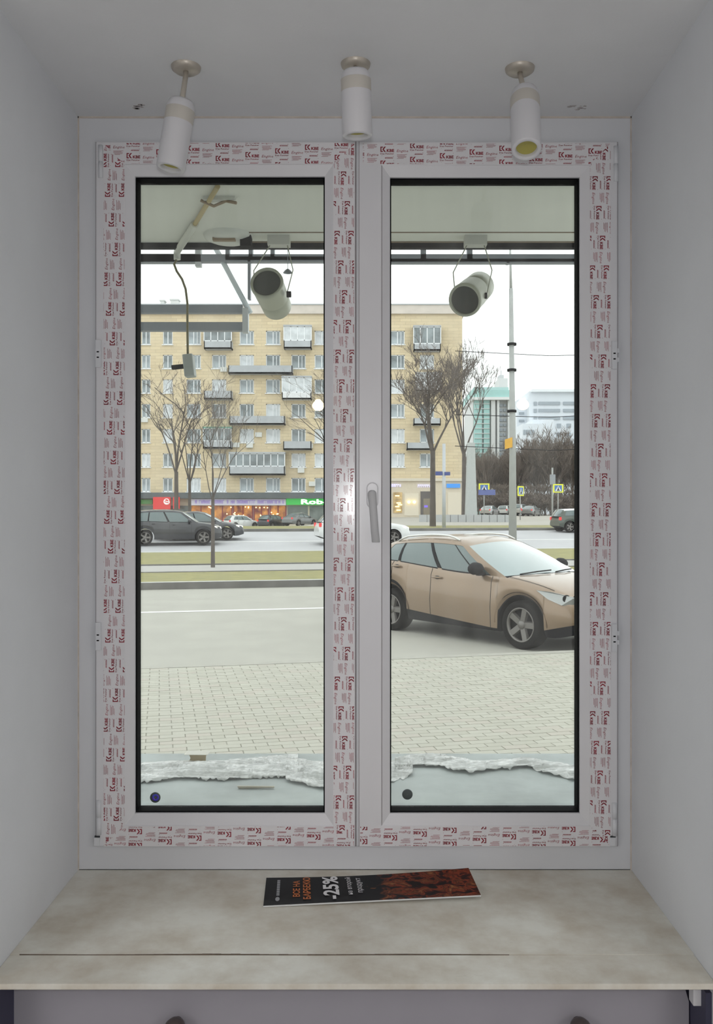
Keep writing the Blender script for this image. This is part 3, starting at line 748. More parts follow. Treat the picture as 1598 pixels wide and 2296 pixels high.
# small lamp fittings on the soffit
def soffit_pt(x, y): Y = (SZ - CZ) * F / (VY - y); return Vector(((x - VX) / F * Y, Y, SZ))
o1 = soffit_pt(512, 528)
fx = setp(empty('canopy_light', o1), 'flat grey light fitting with a black end under the canopy', 'light fitting')
MB().lathe([(.09, 0), (.085, -.012), (.06, -.022), (.0005, -.026)], (0, 0, 0), (0, 0, 1), 24).build('light_cover', mat('fitting_grey', (.55, .56, .52), .4), fx)
MB().box(.045, .085, -.03, .01, -.045, -.005).build('black_end', m_black, fx, .003)
MB().box(-.05, .03, -.045, -.025, -.03, -.012).build('brown_strip', mat('brown_strip', (.25, .18, .11), .7), fx)
o2 = soffit_pt(492, 442)
fy = setp(empty('mounting_hook', o2), 'small loose mounting plate with wires under the canopy beside the conduit', 'hook')
MB().box(-.05, .05, -.012, .012, -.012, 0).build('plate', mat('fitting_grey', (.55, .56, .52), .4), fy)
MB().tube([(-.06, 0, -.01), (-.02, .01, -.025), (.02, 0, -.012), (.055, -.01, -.022)], .005, 6).build('wire_end', mat('brown_strip', (.25, .18, .11), .7), fy)
o3 = px(645, 612, 3.28)
fz = setp(empty('hanging_sensor', o3), 'tiny hooded sensor dangling on a thread below the canopy edge', 'sensor')
MB().lathe([(.018, 0), (.012, .008), (.005, .014), (.001, .016)], (0, 0, 0), (0, 0, 1), 14).build('hood', m_grey, fz)
MB().tube([(0, 0, .014), (0, 0, SZ - o3.z - .012)], .0012, 5).build('thread', m_grey, fz)
# ---------------------------------------------------------------- the street
TH = math.radians(13.0); CT, ST = math.cos(TH), math.sin(TH)
def st(u, v): return (u * CT - v * ST, u * ST + v * CT)          # street frame (along, across) to world
def zprof(v):
    P = ((0, 0), (41, 0), (53, .8), (58, .95), (95, 1.3), (130, 1.5), (400, 1.8))
    for (a, za), (b, zb) in zip(P, P[1:]):
        if v <= b: return za + (zb - za) * (v - a) / (b - a)
    return P[-1][1]
def vof(X, Y): return -X * ST + Y * CT
def ground_z(X, Y):
    v = vof(X, Y); z = zprof(v)
    if v > 57:                       # the car park in front of the shops lies lower than the square
        k = max(0, min(1, (2 - X) / 14)); k = k * k * (3 - 2 * k)
        z = z * (1 - k) + (.95 - .85 * min(1, (v - 57) / 35)) * k
    return z
def strip(name, v0, v1, z, m, label, u0=-70, u1=150, thick=.25, nu=1, nv=1, parent=None):
    """a band of the street; z is height above the terrain"""
    mb = MB(); rows = []
    for j in range(nv + 1):
        v = v0 + (v1 - v0) * j / nv
        rows.append([(*st(u0 + (u1 - u0) * i / nu, v), zprof(v) + z) for i in range(nu + 1)])
    mb.grid(rows, 0, False)
    low = [[(p[0], p[1], p[2] - thick) for p in r] for r in (rows[0], rows[-1])]
    mb.grid([low[0], rows[0]], 0, False); mb.grid([rows[-1], low[1]], 0, False)
    o = mb.build(name, m, parent)
    return struct(o, label) if not parent else setp(o, label)
m_asph = mat('asphalt', (.345, .335, .295), .9, var=.05, vscale=1.2, bump=.1, bscale=60)
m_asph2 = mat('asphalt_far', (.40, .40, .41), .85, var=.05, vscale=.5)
m_grass = mat('winter_grass', (.28, .255, .10), .95, col2=(.20, .19, .075), vscale=2.5)
m_kerb = mat('kerb_concrete', (.14, .135, .125), .9, var=.25, vscale=1.5)
m_kerbl = mat('kerb_light', (.50, .50, .48), .9, var=.1)
m_path = mat('path_asphalt', (.36, .35, .33), .9, var=.06)
m_line = mat('road_paint', (.72, .72, .70), .8, var=.05)
road = strip('road_near', 10.4, 22.5, 0, m_asph, 'wide pale asphalt carriageway in front of the window')
strip('lane_line', 17.15, 17.32, .006, m_line, None, thick=.004, parent=road)
ml = strip('kerb_median', 22.3, 22.55, .17, m_kerb, 'dark kerb of the near grass strip')  # dark sides below a pale top strip
strip('kerb_top', 22.32, 22.5, .178, m_kerbl, None, thick=.01, parent=ml)
strip('lawn_near', 22.5, 26.4, .15, m_grass, 'yellowish winter grass strip nearest the road', nu=20)
strip('trim_5', 26.35, 26.5, .17, m_kerb, None)
strip('path', 26.4, 30.3, .13, m_path, 'grey footpath between the two grass strips')
strip('trim_6', 30.2, 30.35, .17, m_kerb, None)
strip('lawn_far', 30.3, 39.8, .15, m_grass, 'yellowish winter grass strip beside the far carriageway', nu=20)
strip('kerb_far', 39.7, 40.2, .17, m_kerbl, None)
road2 = strip('road_far', 40.0, 52.6, 0, m_asph2, 'far carriageway with moving cars', nv=4)
strip('lane_line', 46.4, 46.6, .008, m_line, None, thick=.004, parent=road2)
strip('kerb_verge', 52.5, 52.8, .15, m_kerb, None)
strip('lawn_verge', 52.8, 57.2, .10, m_grass, 'narrow grass verge behind the far carriageway')
vs_ = [57, 58, 62, 67, 72, 78, 84, 92, 100, 115, 130, 180, 260, 400]
rows = [[(*st(u, v), ground_z(*st(u, v))) for u in range(-160, 324, 4)] for v in vs_]
struct(MB().grid(rows).build('ground_square', mat('square_paving', (.36, .34, .30), .9, var=.06, vscale=.3)), 'paved ground in front of the houses')
# pavement of small rectangular pavers
pav = struct(empty('pavement', (*st(0, 2.6), .12)), 'pavement of small pale rectangular pavers')
PB = Vector(pav.location)
mb = MB()
mb.grid([[(*st(u, v), .115) for u in (-14, 18)] for v in (2.6, 10.35)], 0, False); mb.v = [p - PB for p in mb.v]
mb.build('paver_bed', mat('joint_sand', (.29, .28, .235), 1.0, var=.1), pav)
kb = MB(); kb.grid([[(*st(u, v), z) for u in (-14, 18)] for v, z in ((10.3, .10), (10.3, .124), (10.46, .124), (10.46, -.1))], 0, False); kb.v = [p - PB for p in kb.v]
kb.build('kerb_stone', mat('kerb_near', (.34, .33, .29), .9, var=.08), pav)
m_pav = [mat('paver_a', (.385, .375, .32), .9, var=.04, vscale=3), mat('paver_b', (.365, .355, .30), .9, var=.04, vscale=3), mat('paver_c', (.385, .36, .31), .9, var=.04, vscale=3)]
PL, PWD, PJ = .20, .10, .004
pm = []
for k in range(3):
    b = MB(); w, d = PL - PJ, PWD - PJ
    b.add([(0, 0, -.03), (w, 0, -.03), (w, d, -.03), (0, d, -.03), (.002, .002, 0), (w - .002, .002, 0), (w - .002, d - .002, 0), (.002, d - .002, 0)],
          [(4, 5, 6, 7), (0, 1, 5, 4), (1, 2, 6, 5), (2, 3, 7, 6), (3, 0, 4, 7)])
    pm.append(b)
pmesh = [b.mesh('paver', m_pav[k]) for k, b in enumerate(pm)]
rnd = random.Random(11); rest = MB(); cand = []
v = 2.7
row = 0
while v < 10.25:
    X0, X1 = -.42 * v - .8, .38 * v + 1.6
    u = math.floor(X0 / PL) * PL + (row % 2) * PL / 2
    while u < X1:
        k = rnd.choice((0, 0, 0, 1, 1, 2)); dz = rnd.uniform(-.0012, .0008)
        x, y = st(u, v); c = st(u + PL / 2, v + PWD / 2)
        sx = VX + c[0] / c[1] * F; sy = VY + (CZ - .12) / c[1] * F
        seen = sy < 1688 and (312 < sx < 722 or 880 < sx < 1288)
        cand.append((0 if seen else 1, c[1], x, y, dz, k)); u += PL
    v += PWD; row += 1
cand.sort()
for i, (s_, cy, x, y, dz, k) in enumerate(cand):
    if i < 300:
        inst('paver', pmesh[k], pav, (x - PB.x, y - PB.y, dz), (0, 0, TH))
    else:
        M = Matrix.Translation((x - PB.x, y - PB.y, dz)) @ Matrix.Rotation(TH, 4, 'Z')
        rest.add([tuple(p) for p in pm[k].v], pm[k].f, k, False, M)
ro = rest.build('pavers', m_pav, pav); ro['kind'] = 'stuff'

# ---------------------------------------------------------------- houses across the street
def brick_mat():
    m = bpy.data.materials.new('yellow_brick'); m.use_nodes = True; n, l = nd(m); b = n['Principled BSDF']; b.inputs['Roughness'].default_value = .9
    tc = n.new('ShaderNodeTexCoord'); mp = n.new('ShaderNodeMapping'); mp.inputs['Rotation'].default_value = (math.pi / 2, 0, 0)
    l.new(tc.outputs['Object'], mp.inputs['Vector'])
    br = n.new('ShaderNodeTexBrick'); br.inputs['Scale'].default_value = 1.0; br.inputs['Brick Width'].default_value = 1.3; br.inputs['Row Height'].default_value = .38
    br.inputs['Mortar Size'].default_value = .03; br.inputs['Color1'].default_value = (.68, .56, .35, 1); br.inputs['Color2'].default_value = (.53, .42, .26, 1)
    br.inputs['Mortar'].default_value = (.40, .32, .21, 1); l.new(mp.outputs['Vector'], br.inputs['Vector'])
    t = n.new('ShaderNodeTexNoise'); t.inputs['Scale'].default_value = .35; t.inputs['Detail'].default_value = 6; l.new(tc.outputs['Object'], t.inputs['Vector'])
    mx = n.new('ShaderNodeMix'); mx.data_type = 'RGBA'; mx.blend_type = 'MIX'; mx.inputs['B'].default_value = (.63, .54, .39, 1)
    l.new(t.outputs['Fac'], mx.inputs['Factor']); l.new(br.outputs['Color'], mx.inputs['A']); l.new(mx.outputs['Result'], b.inputs['Base Color'])
    return m
m_brick = brick_mat()
BY = 109.0; BS = BY / F                           # metres per pixel on the facade
BZ0 = 1.3
hse = setp(empty('apartment_house', ((670 - VX) * BS, BY, BZ0)), 'long yellow brick apartment house with grey balconies and shops on its ground floor', 'house')
HO = Vector(hse.location)
def hp(x, y): return ((x - VX) * BS - HO.x, CZ + (VY - y) * BS - HO.z)     # px to house-local x, z
cols = [91, 150, 209, 268, 327, 376, 434, 491, 553, 612, 669, 721, 780, 839, 891, 957]
cw = {376: 22, 327: 20}
rows_y = [757, 811, 866, 921, 977, 1032, 1087]
wins = []
for r, y in enumerate(rows_y):
    for c in cols:
        w = cw.get(c, 32)
        if r == 6 and c > 860: continue
        wins.append((c, y, w, 31, r))
# wall with real openings
xsb = sorted({40, 1036} | {c - cw.get(c, 32) / 2 for c in cols} | {c + cw.get(c, 32) / 2 for c in cols})
ysb = sorted({700, 1108} | {y - 15.5 for y in rows_y} | {y + 15.5 for y in rows_y})
holes = {(round(c - w / 2, 1), round(y - h / 2, 1)) for c, y, w, h, r in wins}
wm = MB()
for i in range(len(xsb) - 1):
    for j in range(len(ysb) - 1):
        if (round(xsb[i], 1), round(ysb[j], 1)) in holes: continue
        x0, z1 = hp(xsb[i], ysb[j]); x1, z0 = hp(xsb[i + 1], ysb[j + 1])
        wm.add([(x0, 0, z0), (x1, 0, z0), (x1, 0, z1), (x0, 0, z1)], [(0, 1, 2, 3)])
for c, y, w, h, r in wins:
    x0, z1 = hp(c - w / 2, y - h / 2); x1, z0 = hp(c + w / 2, y + h / 2); d = .16
    wm.add([(x0, 0, z0), (x1, 0, z0), (x1, 0, z1), (x0, 0, z1), (x0, d, z0), (x1, d, z0), (x1, d, z1), (x0, d, z1)], [(0, 4, 5, 1), (1, 5, 6, 2), (2, 6, 7, 3), (3, 7, 4, 0)])
xl_, zt_ = hp(40, 684); xr_, zb_ = hp(1036, 1200)
zs = hp(0, 1108)[1]; zw = hp(0, 700)[1]
wm.box(xl_, xr_, .3, 12, 0, zw)
wm.add([(xr_, 0, 0), (xr_, .3, 0), (xr_, .3, zw), (xr_, 0, zw)], [(0, 1, 2, 3)])
wm.build('wall', m_brick, hse)
par = MB().box(xl_ - .1, xr_ + .1, -.12, 12, zw, zt_).box(xl_ - .3, xr_ + .3, -.35, 12.2, zw - .25, zw).build('parapet', mat('parapet', (.56, .51, .46), .9, var=.08, vscale=.6), hse)
MB().box(xl_ - .2, xr_ + .2, -.25, 12, zt_, zt_ + .12).build('roof_edge', mat('roof_tin', (.42, .45, .47), .6), hse)
m_wfr = mat('window_white', (.74, .76, .78), .6)
m_wgl = [mat('window_pane_a', (.30, .34, .36), .08, var=.3, vscale=.5), mat('window_pane_b', (.20, .23, .24), .08, var=.4, vscale=.6), mat('window_curtain', (.55, .58, .60), .3, var=.15, vscale=1.2)]
rnd = random.Random(4)
wf_cache = {}
def house_window(c, y, w, h, parent, d=.12, off=None):
    x, z = hp(c, y); W_, H_ = w * BS, h * BS
    key = (round(W_, 2), round(H_, 2))
    if key not in wf_cache:
        f = MB(); t = .10
        f.box(-W_ / 2, W_ / 2, 0, .08, -H_ / 2, -H_ / 2 + t).box(-W_ / 2, W_ / 2, 0, .08, H_ / 2 - t, H_ / 2)
        f.box(-W_ / 2, -W_ / 2 + t, 0, .08, -H_ / 2, H_ / 2).box(W_ / 2 - t, W_ / 2, 0, .08, -H_ / 2, H_ / 2)
        f.box(-t / 2, t / 2, .0, .08, -H_ / 2, H_ / 2)
        if W_ > 1.5: f.box(W_ * .22, W_ * .22 + .07, 0, .08, -H_ / 2, H_ / 2)
        f.box(-W_ / 2 - .1, W_ / 2 + .1, -.28, .05, -H_ / 2 - .10, -H_ / 2)
        wf_cache[key] = (f.mesh('window', m_wfr), [MB().box(-W_ / 2, W_ / 2, .05, .07, -H_ / 2, H_ / 2).mesh('pane', g) for g in m_wgl])
    fm, gm = wf_cache[key]
    o = inst('window', fm, parent, (x, d, z))
    inst('pane', rnd.choice(gm), o)
for c, y, w, h, r in wins: house_window(c, y, w, h, hse)
# balconies: (x0, x1, slab top y, slab bottom y, glazed top y or 0, colour)
m_bal = mat('balcony_grey', (.40, .42, .44), .8, var=.08, vscale=.8); m_balw = mat('balcony_white', (.66, .67, .68), .8, var=.06)
m_green = mat('balcony_green', (.16, .36, .28), .8)
bals = [(461, 522, 769, 786, 742, 0, 0), (638, 699, 768, 785, 736, 1, 0), (515, 657, 823, 841, 0, 0, 0), (461, 522, 879, 898, 0, 0, 0), (634, 699, 883, 898, 849, 1, 0),
        (517, 640, 935, 954, 0, 0, 0), (459, 521, 991, 1007, 962, 2, 0), (637, 699, 991, 1010, 0, 0, 0), (517, 640, 1047, 1066, 1018, 0, 0),
        (225, 286, 824, 842, 0, 0, 0), (225, 286, 935, 954, 905, 1, 0), (118, 180, 879, 898, 0, 0, 0), (750, 812, 769, 786, 740, 1, 0), (750, 812, 879, 898, 0, 0, 0),
        (926, 986, 775, 790, 737, 0, 1), (931, 988, 866, 880, 841, 1, 1), (911, 968, 994, 1010, 0, 0, 1), (926, 986, 940, 955, 0, 0, 1)]
for x0, x1, y0, y1, yg, kind, q in bals:
    a, zt2 = hp(x0, y0); b, zb2 = hp(x1, y1)
    o = MB().box(a, b, -1.2, 0, zb2, zb2 + .18).box(a, b, -1.2, -1.1, zb2, zt2).box(a, a + .1, -1.2, 0, zb2, zt2).box(b - .1, b, -1.2, 0, zb2, zt2).build('balcony', m_balw if kind == 1 and y1 - y0 < 16 else m_bal, hse)
    if yg:
        zg = hp(0, yg)[1]; n = max(3, int((b - a) / .8)); f = MB()
        for i in range(n + 1):
            xx = a + (b - a) * i / n; f.box(xx - .05, xx + .05, -1.18, -1.1, zt2, zg)
        f.box(a, b, -1.18, -1.1, zg - .1, zg).box(a, b, -1.18, -1.1, zt2, zt2 + .1)
        f.build('balcony_frame', m_wfr, o)
        MB().box(a, b, -1.14, -1.12, zt2, zg).build('balcony_glass', m_wgl[1 if kind != 1 else 2], o)
        MB().box(a - .05, b + .05, -1.3, 0, zg, zg + .16).build('balcony_roof', m_green if kind == 2 else m_bal, o)
# air conditioners, chimneys
m_ac = mat('ac_white', (.62, .63, .60), .6)
acm = MB().box(-.4, .4, -.35, 0, -.28, .28).mesh('air_conditioner', m_ac)
for x, y in ((502, 829), (325, 942), (530, 998), (560, 999), (580, 975), (675, 1055), (700, 1085), (694, 1000)): 
    xx, zz = hp(x, y); inst('air_conditioner', acm, hse, (xx, 0, zz))
for x, y, w in ((351, 659, 9), (379, 657, 18), (893, 673, 16)):
    a, b = hp(x - w / 2, y); c2, d2 = hp(x + w / 2, 684); MB().box(a, c2, 3, 4, d2, b).box(a - .1, c2 + .1, 2.9, 4.1, b - .15, b).build('chimney', mat('chimney', (.62, .62, .60), .9), hse)
# ground floor with shops
m_shop = mat('shop_cream', (.60, .53, .42), .8, var=.05); m_fascia = mat('fascia_dark', (.10, .115, .12), .7, var=.2)
m_glow = mat('shop_glow', (.5, .22, .05), .5, emit=(1.0, .42, .10), estr=.55, col2=(.10, .02, .02), vscale=.9)
_n, _l = nd(m_glow); _l.new(_n['Color Ramp'].outputs['Color'], _n['Principled BSDF'].inputs['Emission Color']); _n['Principled BSDF'].inputs['Emission Strength'].default_value = .7
gf = MB(); a, z1 = hp(40, 1108); b, z0 = hp(1036, 1200)
mid = hp(745, 0)[0]
gf.box(mid, b, -.4, .3, -.4, z1).box(a, mid, -.05, .3, -1.3, z1)
gfo = gf.build('ground_floor', m_shop, hse)
def band(x0, x1, y0, y1, name, m, d0=-.6, d1=0.0, par=None):
    a, z1 = hp(x0, y0); b, z0 = hp(x1, y1); return MB().box(a, b, d0, d1, z0, z1).build(name, m, par or hse)
band(40, 745, 1105, 1118, 'shop_canopy', m_fascia, -1.3)
band(745, 1040, 1073, 1079, 'cornice', mat('cornice', (.60, .55, .46), .9), -.7)
band(745, 1037, 1079, 1108, 'shop_frieze', m_shop, -.42)
band(430, 642, 1119, 1133, 'shop_sign', mat('lilac_sign', (.66, .64, .72), .6), -.75)
m_lil = mat('lilac_letters', (.30, .22, .48), .5, emit=(.55, .42, .9), estr=.25)
sgn = MB(); rnd = random.Random(6); x = 440
while x < 636:
    w = rnd.uniform(2.4, 4.2)
    if rnd.random() > .14:
        a, z1 = hp(x, 1121.5); b, z0 = hp(x + w, 1129.5); t = (b - a) * .3; hh = z1 - z0
        sgn.box(a, a + t, -.80, -.75, z0, z1)
        k = rnd.random()
        if k < .7: sgn.box(b - t, b, -.80, -.75, z0, z1)
        if k > .3: sgn.box(a, b, -.80, -.75, z1 - hh * .2, z1)
        if k < .6: sgn.box(a, b, -.80, -.75, z0 + hh * .4, z0 + hh * .6)
    x += w + 1
sgn.build('sign_letters', m_lil, hse)
m_redsign = mat('red_sign', (.55, .03, .03), .5, emit=(.8, .06, .05), estr=.22)
band(350, 388, 1115, 1142, 'red_sign', m_redsign, -1.6, -1.3); band(394, 408, 1115, 1141, 'red_sign', m_redsign, -1.6, -1.3)
# swirl mark on the red sign
sw = MB(); pts = []
for k in range(13):
    t = k / 12 * 2 * math.pi; pts.append((*[hp(380 + 6.5 * math.cos(t) * (1 - .2 * k / 12), 1125 + 6 * math.sin(t))[0]], -1.62, hp(0, 1125 + 6 * math.sin(t))[1]))
sw.tube(pts, .06, 6)
for yy in (1123, 1127): sw.tube([(hp(374, yy)[0], -1.62, hp(0, yy)[1]), (hp(385, yy + 3)[0], -1.62, hp(0, yy + 3)[1])], .06, 6)
sw.build('sign_mark', mat('white_mark', (.7, .7, .7), .5, emit=(1, .9, .9), estr=.4), hse)
m_grn = mat('green_sign', (.03, .34, .06), .5, emit=(.05, .75, .10), estr=.35)
band(643, 745, 1118, 1132, 'green_sign', m_grn, -.8); band(312, 345, 1120, 1130, 'green_sign', mat('green_sign_dim', (.10, .25, .08), .6), -.8)
tx = MB(); a, zb3 = hp(676, 1130); b, _ = hp(741, 1130)
put_text(tx, 'Robo', Matrix.Translation((0, -.84, 0)) @ Matrix.Rotation(math.pi / 2, 4, 'X'), a, zb3, b - a, 10 * BS, 0, bold=.03)
tx.build('sign_letters', mat('lit_letters', (.9, .9, .9), .5, emit=(1, 1, .95), estr=2.2), hse)
for x0, x1 in ((428, 474), (478, 520), (524, 566), (570, 602), (606, 641)):
    o = band(x0, x1, 1134, 1172, 'shop_window', m_glow, -.12)
    f = MB(); a, z1 = hp(x0, 1134); b, z0 = hp(x1, 1172)
    for xx in (a, (a + b) / 2, b): f.box(xx - .06, xx + .06, -.18, -.12, z0, z1)
    f.build('shop_window_frame', mat('red_frame', (.22, .03, .05), .6), o)
lb = MB(); rnd = random.Random(9)
for k in range(34):
    xx, zz = hp(rnd.uniform(430, 640), rnd.choice((1137, 1138, 1150, 1153, 1155)) + rnd.uniform(-1, 1)); lb.lathe([(.001, -.09), (.1, 0), (.001, .09)], (xx, -.3, zz), (0, 0, 1), 6)
lb.build('shop_lights', mat('warm_points', (1, .8, .4), .5, emit=(1, .75, .3), estr=4), hse)['kind'] = 'stuff'
for x0, x1 in ((312, 346), (352, 372), (376, 424), (645, 690), (694, 744)):
    band(x0, x1, 1134, 1172, 'shop_window', mat('shop_dim', (.14, .16, .15), .2, var=.4, vscale=.8), -.12)
# cream end of the ground floor, behind the right pane
o = band(881, 901, 1104, 1150, 'shop_window', mat('shop_dim2', (.38, .28, .14), .3, var=.5, vscale=1.5, emit=(1, .6, .2), estr=.12), -.5)
dl = MB()
for k, yy in enumerate((1112, 1128, 1132, 1136, 1144)): 
    xx, zz = hp(890 + (k % 3) * 3, yy); dl.box(xx - .25, xx + .25, -.56, -.5, zz - .06, zz + .06)
dl.build('window_lights', mat('warm_points', (1, .8, .4), .5), o)
o = band(942, 968, 1102, 1160, 'shop_door', mat('door_dark', (.10, .09, .085), .5, var=.2), -.5)
band(948, 966, 1118, 1158, 'door_pane', mat('door_pane', (.20, .17, .12), .2), -.55, -.5, hse)
band(950, 958, 1133, 1138, 'door_sign', mat('violet_lit', (.15, .1, .5), .5, emit=(.3, .2, 1), estr=.5), -.58, -.5)
band(906, 938, 1106, 1156, 'shop_panel', mat('panel_cream', (.66, .60, .49), .7), -.45)
band(1003, 1032, 1104, 1158, 'shop_panel', mat('panel_cream', (.66, .60, .49), .7), -.45)
ws = MB()
for xx0 in (916, 928):
    xx, zz = hp(xx0, 1126); ws.lathe([(.001, -.2), (.18, -.1), (.2, .1), (.001, .2)], (xx, -.6, zz), (0, 0, 1), 8)
ws.build('wall_lamp', mat('warm_points', (1, .8, .4), .5), hse)
def glyphs(x0, x1, y0, y1, m, seed):
    g = MB(); r = random.Random(seed); x = x0
    while x < x1 - 2:
        w = 3.0; a, z1 = hp(x, y0); b, z0 = hp(x + w, y1); t = (b - a) * .33; k = r.random()
        g.box(a, a + t, -.55, -.42, z0, z1)
        if k < .6: g.box(b - t, b, -.55, -.42, z0, z1)
        if k > .3: g.box(a, b, -.55, -.42, z1 - .12, z1)
        x += 4.2
    g.build('sign_letters', m, hse)
m_vl = mat('violet_letters', (.6, .6, .75), .5, emit=(.6, .55, 1), estr=.9)
glyphs(874, 899, 1086, 1092, m_vl, 3); glyphs(936, 968, 1087, 1093, m_vl, 5)
band(1000, 1030, 1085, 1094, 'blue_sign', mat('blue_sign', (.04, .22, .60), .5, emit=(.05, .35, 1), estr=.35), -.6)
glyphs(1005, 1028, 1088, 1092, mat('pale_letters', (.5, .65, .8), .5), 8)

# turquoise and white blocks farther off
def far_block(name, label, Yd, parts, cat='building'):
    s = Yd / F; x0 = parts[0][1]; O = Vector(((x0 - VX) * s, Yd, ground_z((x0 - VX) * s, Yd)))
    e0 = setp(empty(name, O), label, cat)
    for nm, a, b, y0, y1, d0, d1, m in parts:
        z0 = CZ + (VY - y1) * s - O.z
        if y1 >= 1140: z0 = 0
        MB().box((a - VX) * s - O.x, (b - VX) * s - O.x, d0, d1, z0, CZ + (VY - y0) * s - O.z).build(nm, m, e0)
    return e0
m_tq = mat('turquoise', (.33, .56, .54), .6, var=.08, vscale=.3); m_pale = mat('pale_clad', (.58, .60, .60), .7, var=.04); m_wb = mat('white_block', (.66, .70, .75), .7, var=.03)  # turquoise paled, distance haze is put into its colour
m_fw = mat('far_window', (.30, .34, .38), .3)
pp = [('wall', 1060, 1146, 893, 1150, 0, 14, m_pale), ('cornice', 1056, 1150, 877, 893, -1.5, 14, m_tq), ('roof', 1062, 1140, 868, 877, 0, 14, mat('roof_teal', (.40, .55, .54), .7)),
      ('entablature', 1056, 1150, 893, 899, -1.8, 14, mat('white_band', (.68, .7, .7), .7))]
for a, b in ((1062, 1079), (1083, 1096)): pp.append(('turquoise_bay', a, b, 899, 1150, -.8, 0, m_tq))
for a, b in ((1099, 1108), (1112, 1117), (1136, 1142)): pp.append(('column', a, b, 899, 1150, -1.2, 0, m_pale))
for y in range(906, 1120, 11):
    for a, b in ((1119, 1126), (1128, 1134)): pp.append(('window', a, b, y, y + 6, -.3, .2, m_fw))
    pp.append(('floor_band', 1062, 1096, y, y + 1.4, -.95, -.8, m_pale))
far_block('turquoise_building', 'tall turquoise and pale building with columns, far off behind the bare trees', 160, pp)
pp = [('wall', 1186, 1330, 878, 1150, 0, 20, m_wb), ('roof_slab', 1190, 1332, 874, 880, -1.2, 20, mat('roof_white', (.72, .75, .78), .7)), ('side_wing', 1164, 1186, 893, 1150, 3, 20, m_wb), ('low_wing', 1150, 1200, 962, 1150, -12, 0, m_wb), ('middle_wing', 1176, 1222, 950, 1150, -9, 0, m_wb)]
for y in (901, 917, 934):
    pp.append(('window', 1196, 1203, y, y + 8, -.3, .2, m_fw)); pp.append(('window', 1207, 1255, y, y + 7, -.3, .2, m_fw)); pp.append(('window', 1262, 1325, y, y + 7, -.3, .2, m_fw))
    pp.append(('window', 1168, 1180, y + 4, y + 9, 2.8, 3.1, m_fw))
for x in (1248, 1270, 1292): 
    for y in (950, 970): pp.append(('window', x, x + 9, y, y + 9, -.3, .2, m_fw))
for k in range(4): pp.append(('window', 1152 + k * 6, 1156 + k * 6, 975, 985, -12.2, -12, m_fw))
pp.append(('window', 1190, 1206, 972, 982, -9.2, -9, m_fw))
far_block('white_building', 'stepped white office block with dark window bands, far off at the right pane edge', 200, pp)
far_block('white_tower', 'small pale rooftop tower rising behind the turquoise building', 230, [('wall', 1118, 1138, 848, 1150, 0, 8, m_pale), ('cap', 1122, 1132, 838, 848, 2, 6, mat('grey_cap', (.5, .52, .53), .7)), ('mast', 1126, 1128, 826, 838, 3, 3.5, mat('grey_cap', (.5, .52, .53), .7))])

# ---------------------------------------------------------------- trees
m_bark = mat('bark', (.10, .085, .075), .95, var=.2, vscale=3)
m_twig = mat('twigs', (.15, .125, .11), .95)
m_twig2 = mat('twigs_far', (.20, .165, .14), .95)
def tree_meshes(seed, H, r0, fork, spread, depth, nb, name, mb_=m_bark, mt=m_twig, lean=0.0, bias=None, minr=.010, limb=.5):
    rnd = random.Random(seed); tr = MB(); tw = MB()
    def branch(p, d, L, r, lev):
        n = 3 if lev < 3 else 2
        pts = [p]; dd = d.copy()
        for i in range(n):
            dd = (dd + Vector((rnd.uniform(-1, 1), rnd.uniform(-1, 1), rnd.uniform(-.6, .9))) * (.13 + .03 * lev)).normalized()
            pts.append(pts[-1] + dd * L / n)
        rad = [r * (1 - .45 * i / n) for i in range(n + 1)]
        (tr if lev < 2 else tw).tube(pts, rad, 7 if lev == 0 else (5 if lev < 2 else 3), caps=False)
        if lev >= depth: return
        k = nb if lev > 0 else nb + 1
        for i in range(k):
            t = rnd.uniform(.30, 1.0) if lev > 0 else rnd.uniform(.55, 1.0)
            seg = min(int(t * n), n - 1); q = pts[seg].lerp(pts[seg + 1], t * n - seg)
            a = rnd.uniform(0, 6.283); side = Vector((math.cos(a), math.sin(a), 0))
            nd_ = (dd * rnd.uniform(.55, 1.0) + side * spread * rnd.uniform(.6, 1.2) + Vector((0, 0, .22)))
            if bias: nd_ += Vector(bias) * .35
            branch(q, nd_.normalized(), L * rnd.uniform(.52, .74), max(r * .5, minr), lev + 1)
    hb = H * fork
    trunk = [Vector((0, 0, -.1)), Vector((lean * .3, 0, hb * .5)), Vector((lean, 0, hb))]
    tr.tube(trunk, [r0 * 1.15, r0 * .95, r0 * .85], 9, caps=False)
    for i in range(4):
        a = i * 1.571 + rnd.uniform(-.5, .5)
        d = Vector((math.cos(a) * spread * .55, math.sin(a) * spread * .55, 1))
        if bias: d += Vector(bias) * .5
        branch(Vector((lean, 0, hb * rnd.uniform(.9, 1.0))), d.normalized(), (H - hb) * .42, r0 * limb, 0)
    branch(Vector((lean, 0, hb)), Vector((rnd.uniform(-.1, .1), 0, 1)).normalized(), (H - hb) * .5, r0 * limb * 1.2, 0)
    top = max(v.z for v in tw.v); k = H / top
    for mbx in (tr, tw):
        for v in mbx.v: v.z *= k
    return tr.mesh(name + '_trunk', mb_), tw.mesh(name + '_twigs', mt)
def plant(ms, pxx, Yd, label, group=None, scale=1.0, rz=0.0, name='bare_tree'):
    X = (pxx - VX) / F * Yd
    o = setp(empty(name, (X, Yd, ground_z(X, Yd) + (.13 if vof(X, Yd) < 40 else .05)), rz), label, 'tree', group); o.scale = (scale,) * 3
    inst('trunk', ms[0], o); inst('twigs', ms[1], o)
    return o
plant(tree_meshes(21, 13.0, .19, .40, .72, 5, 3, 'street_tree', limb=.42, minr=.014), 970, 58.5, 'bare street tree with a straight dark trunk before the corner of the brick house')
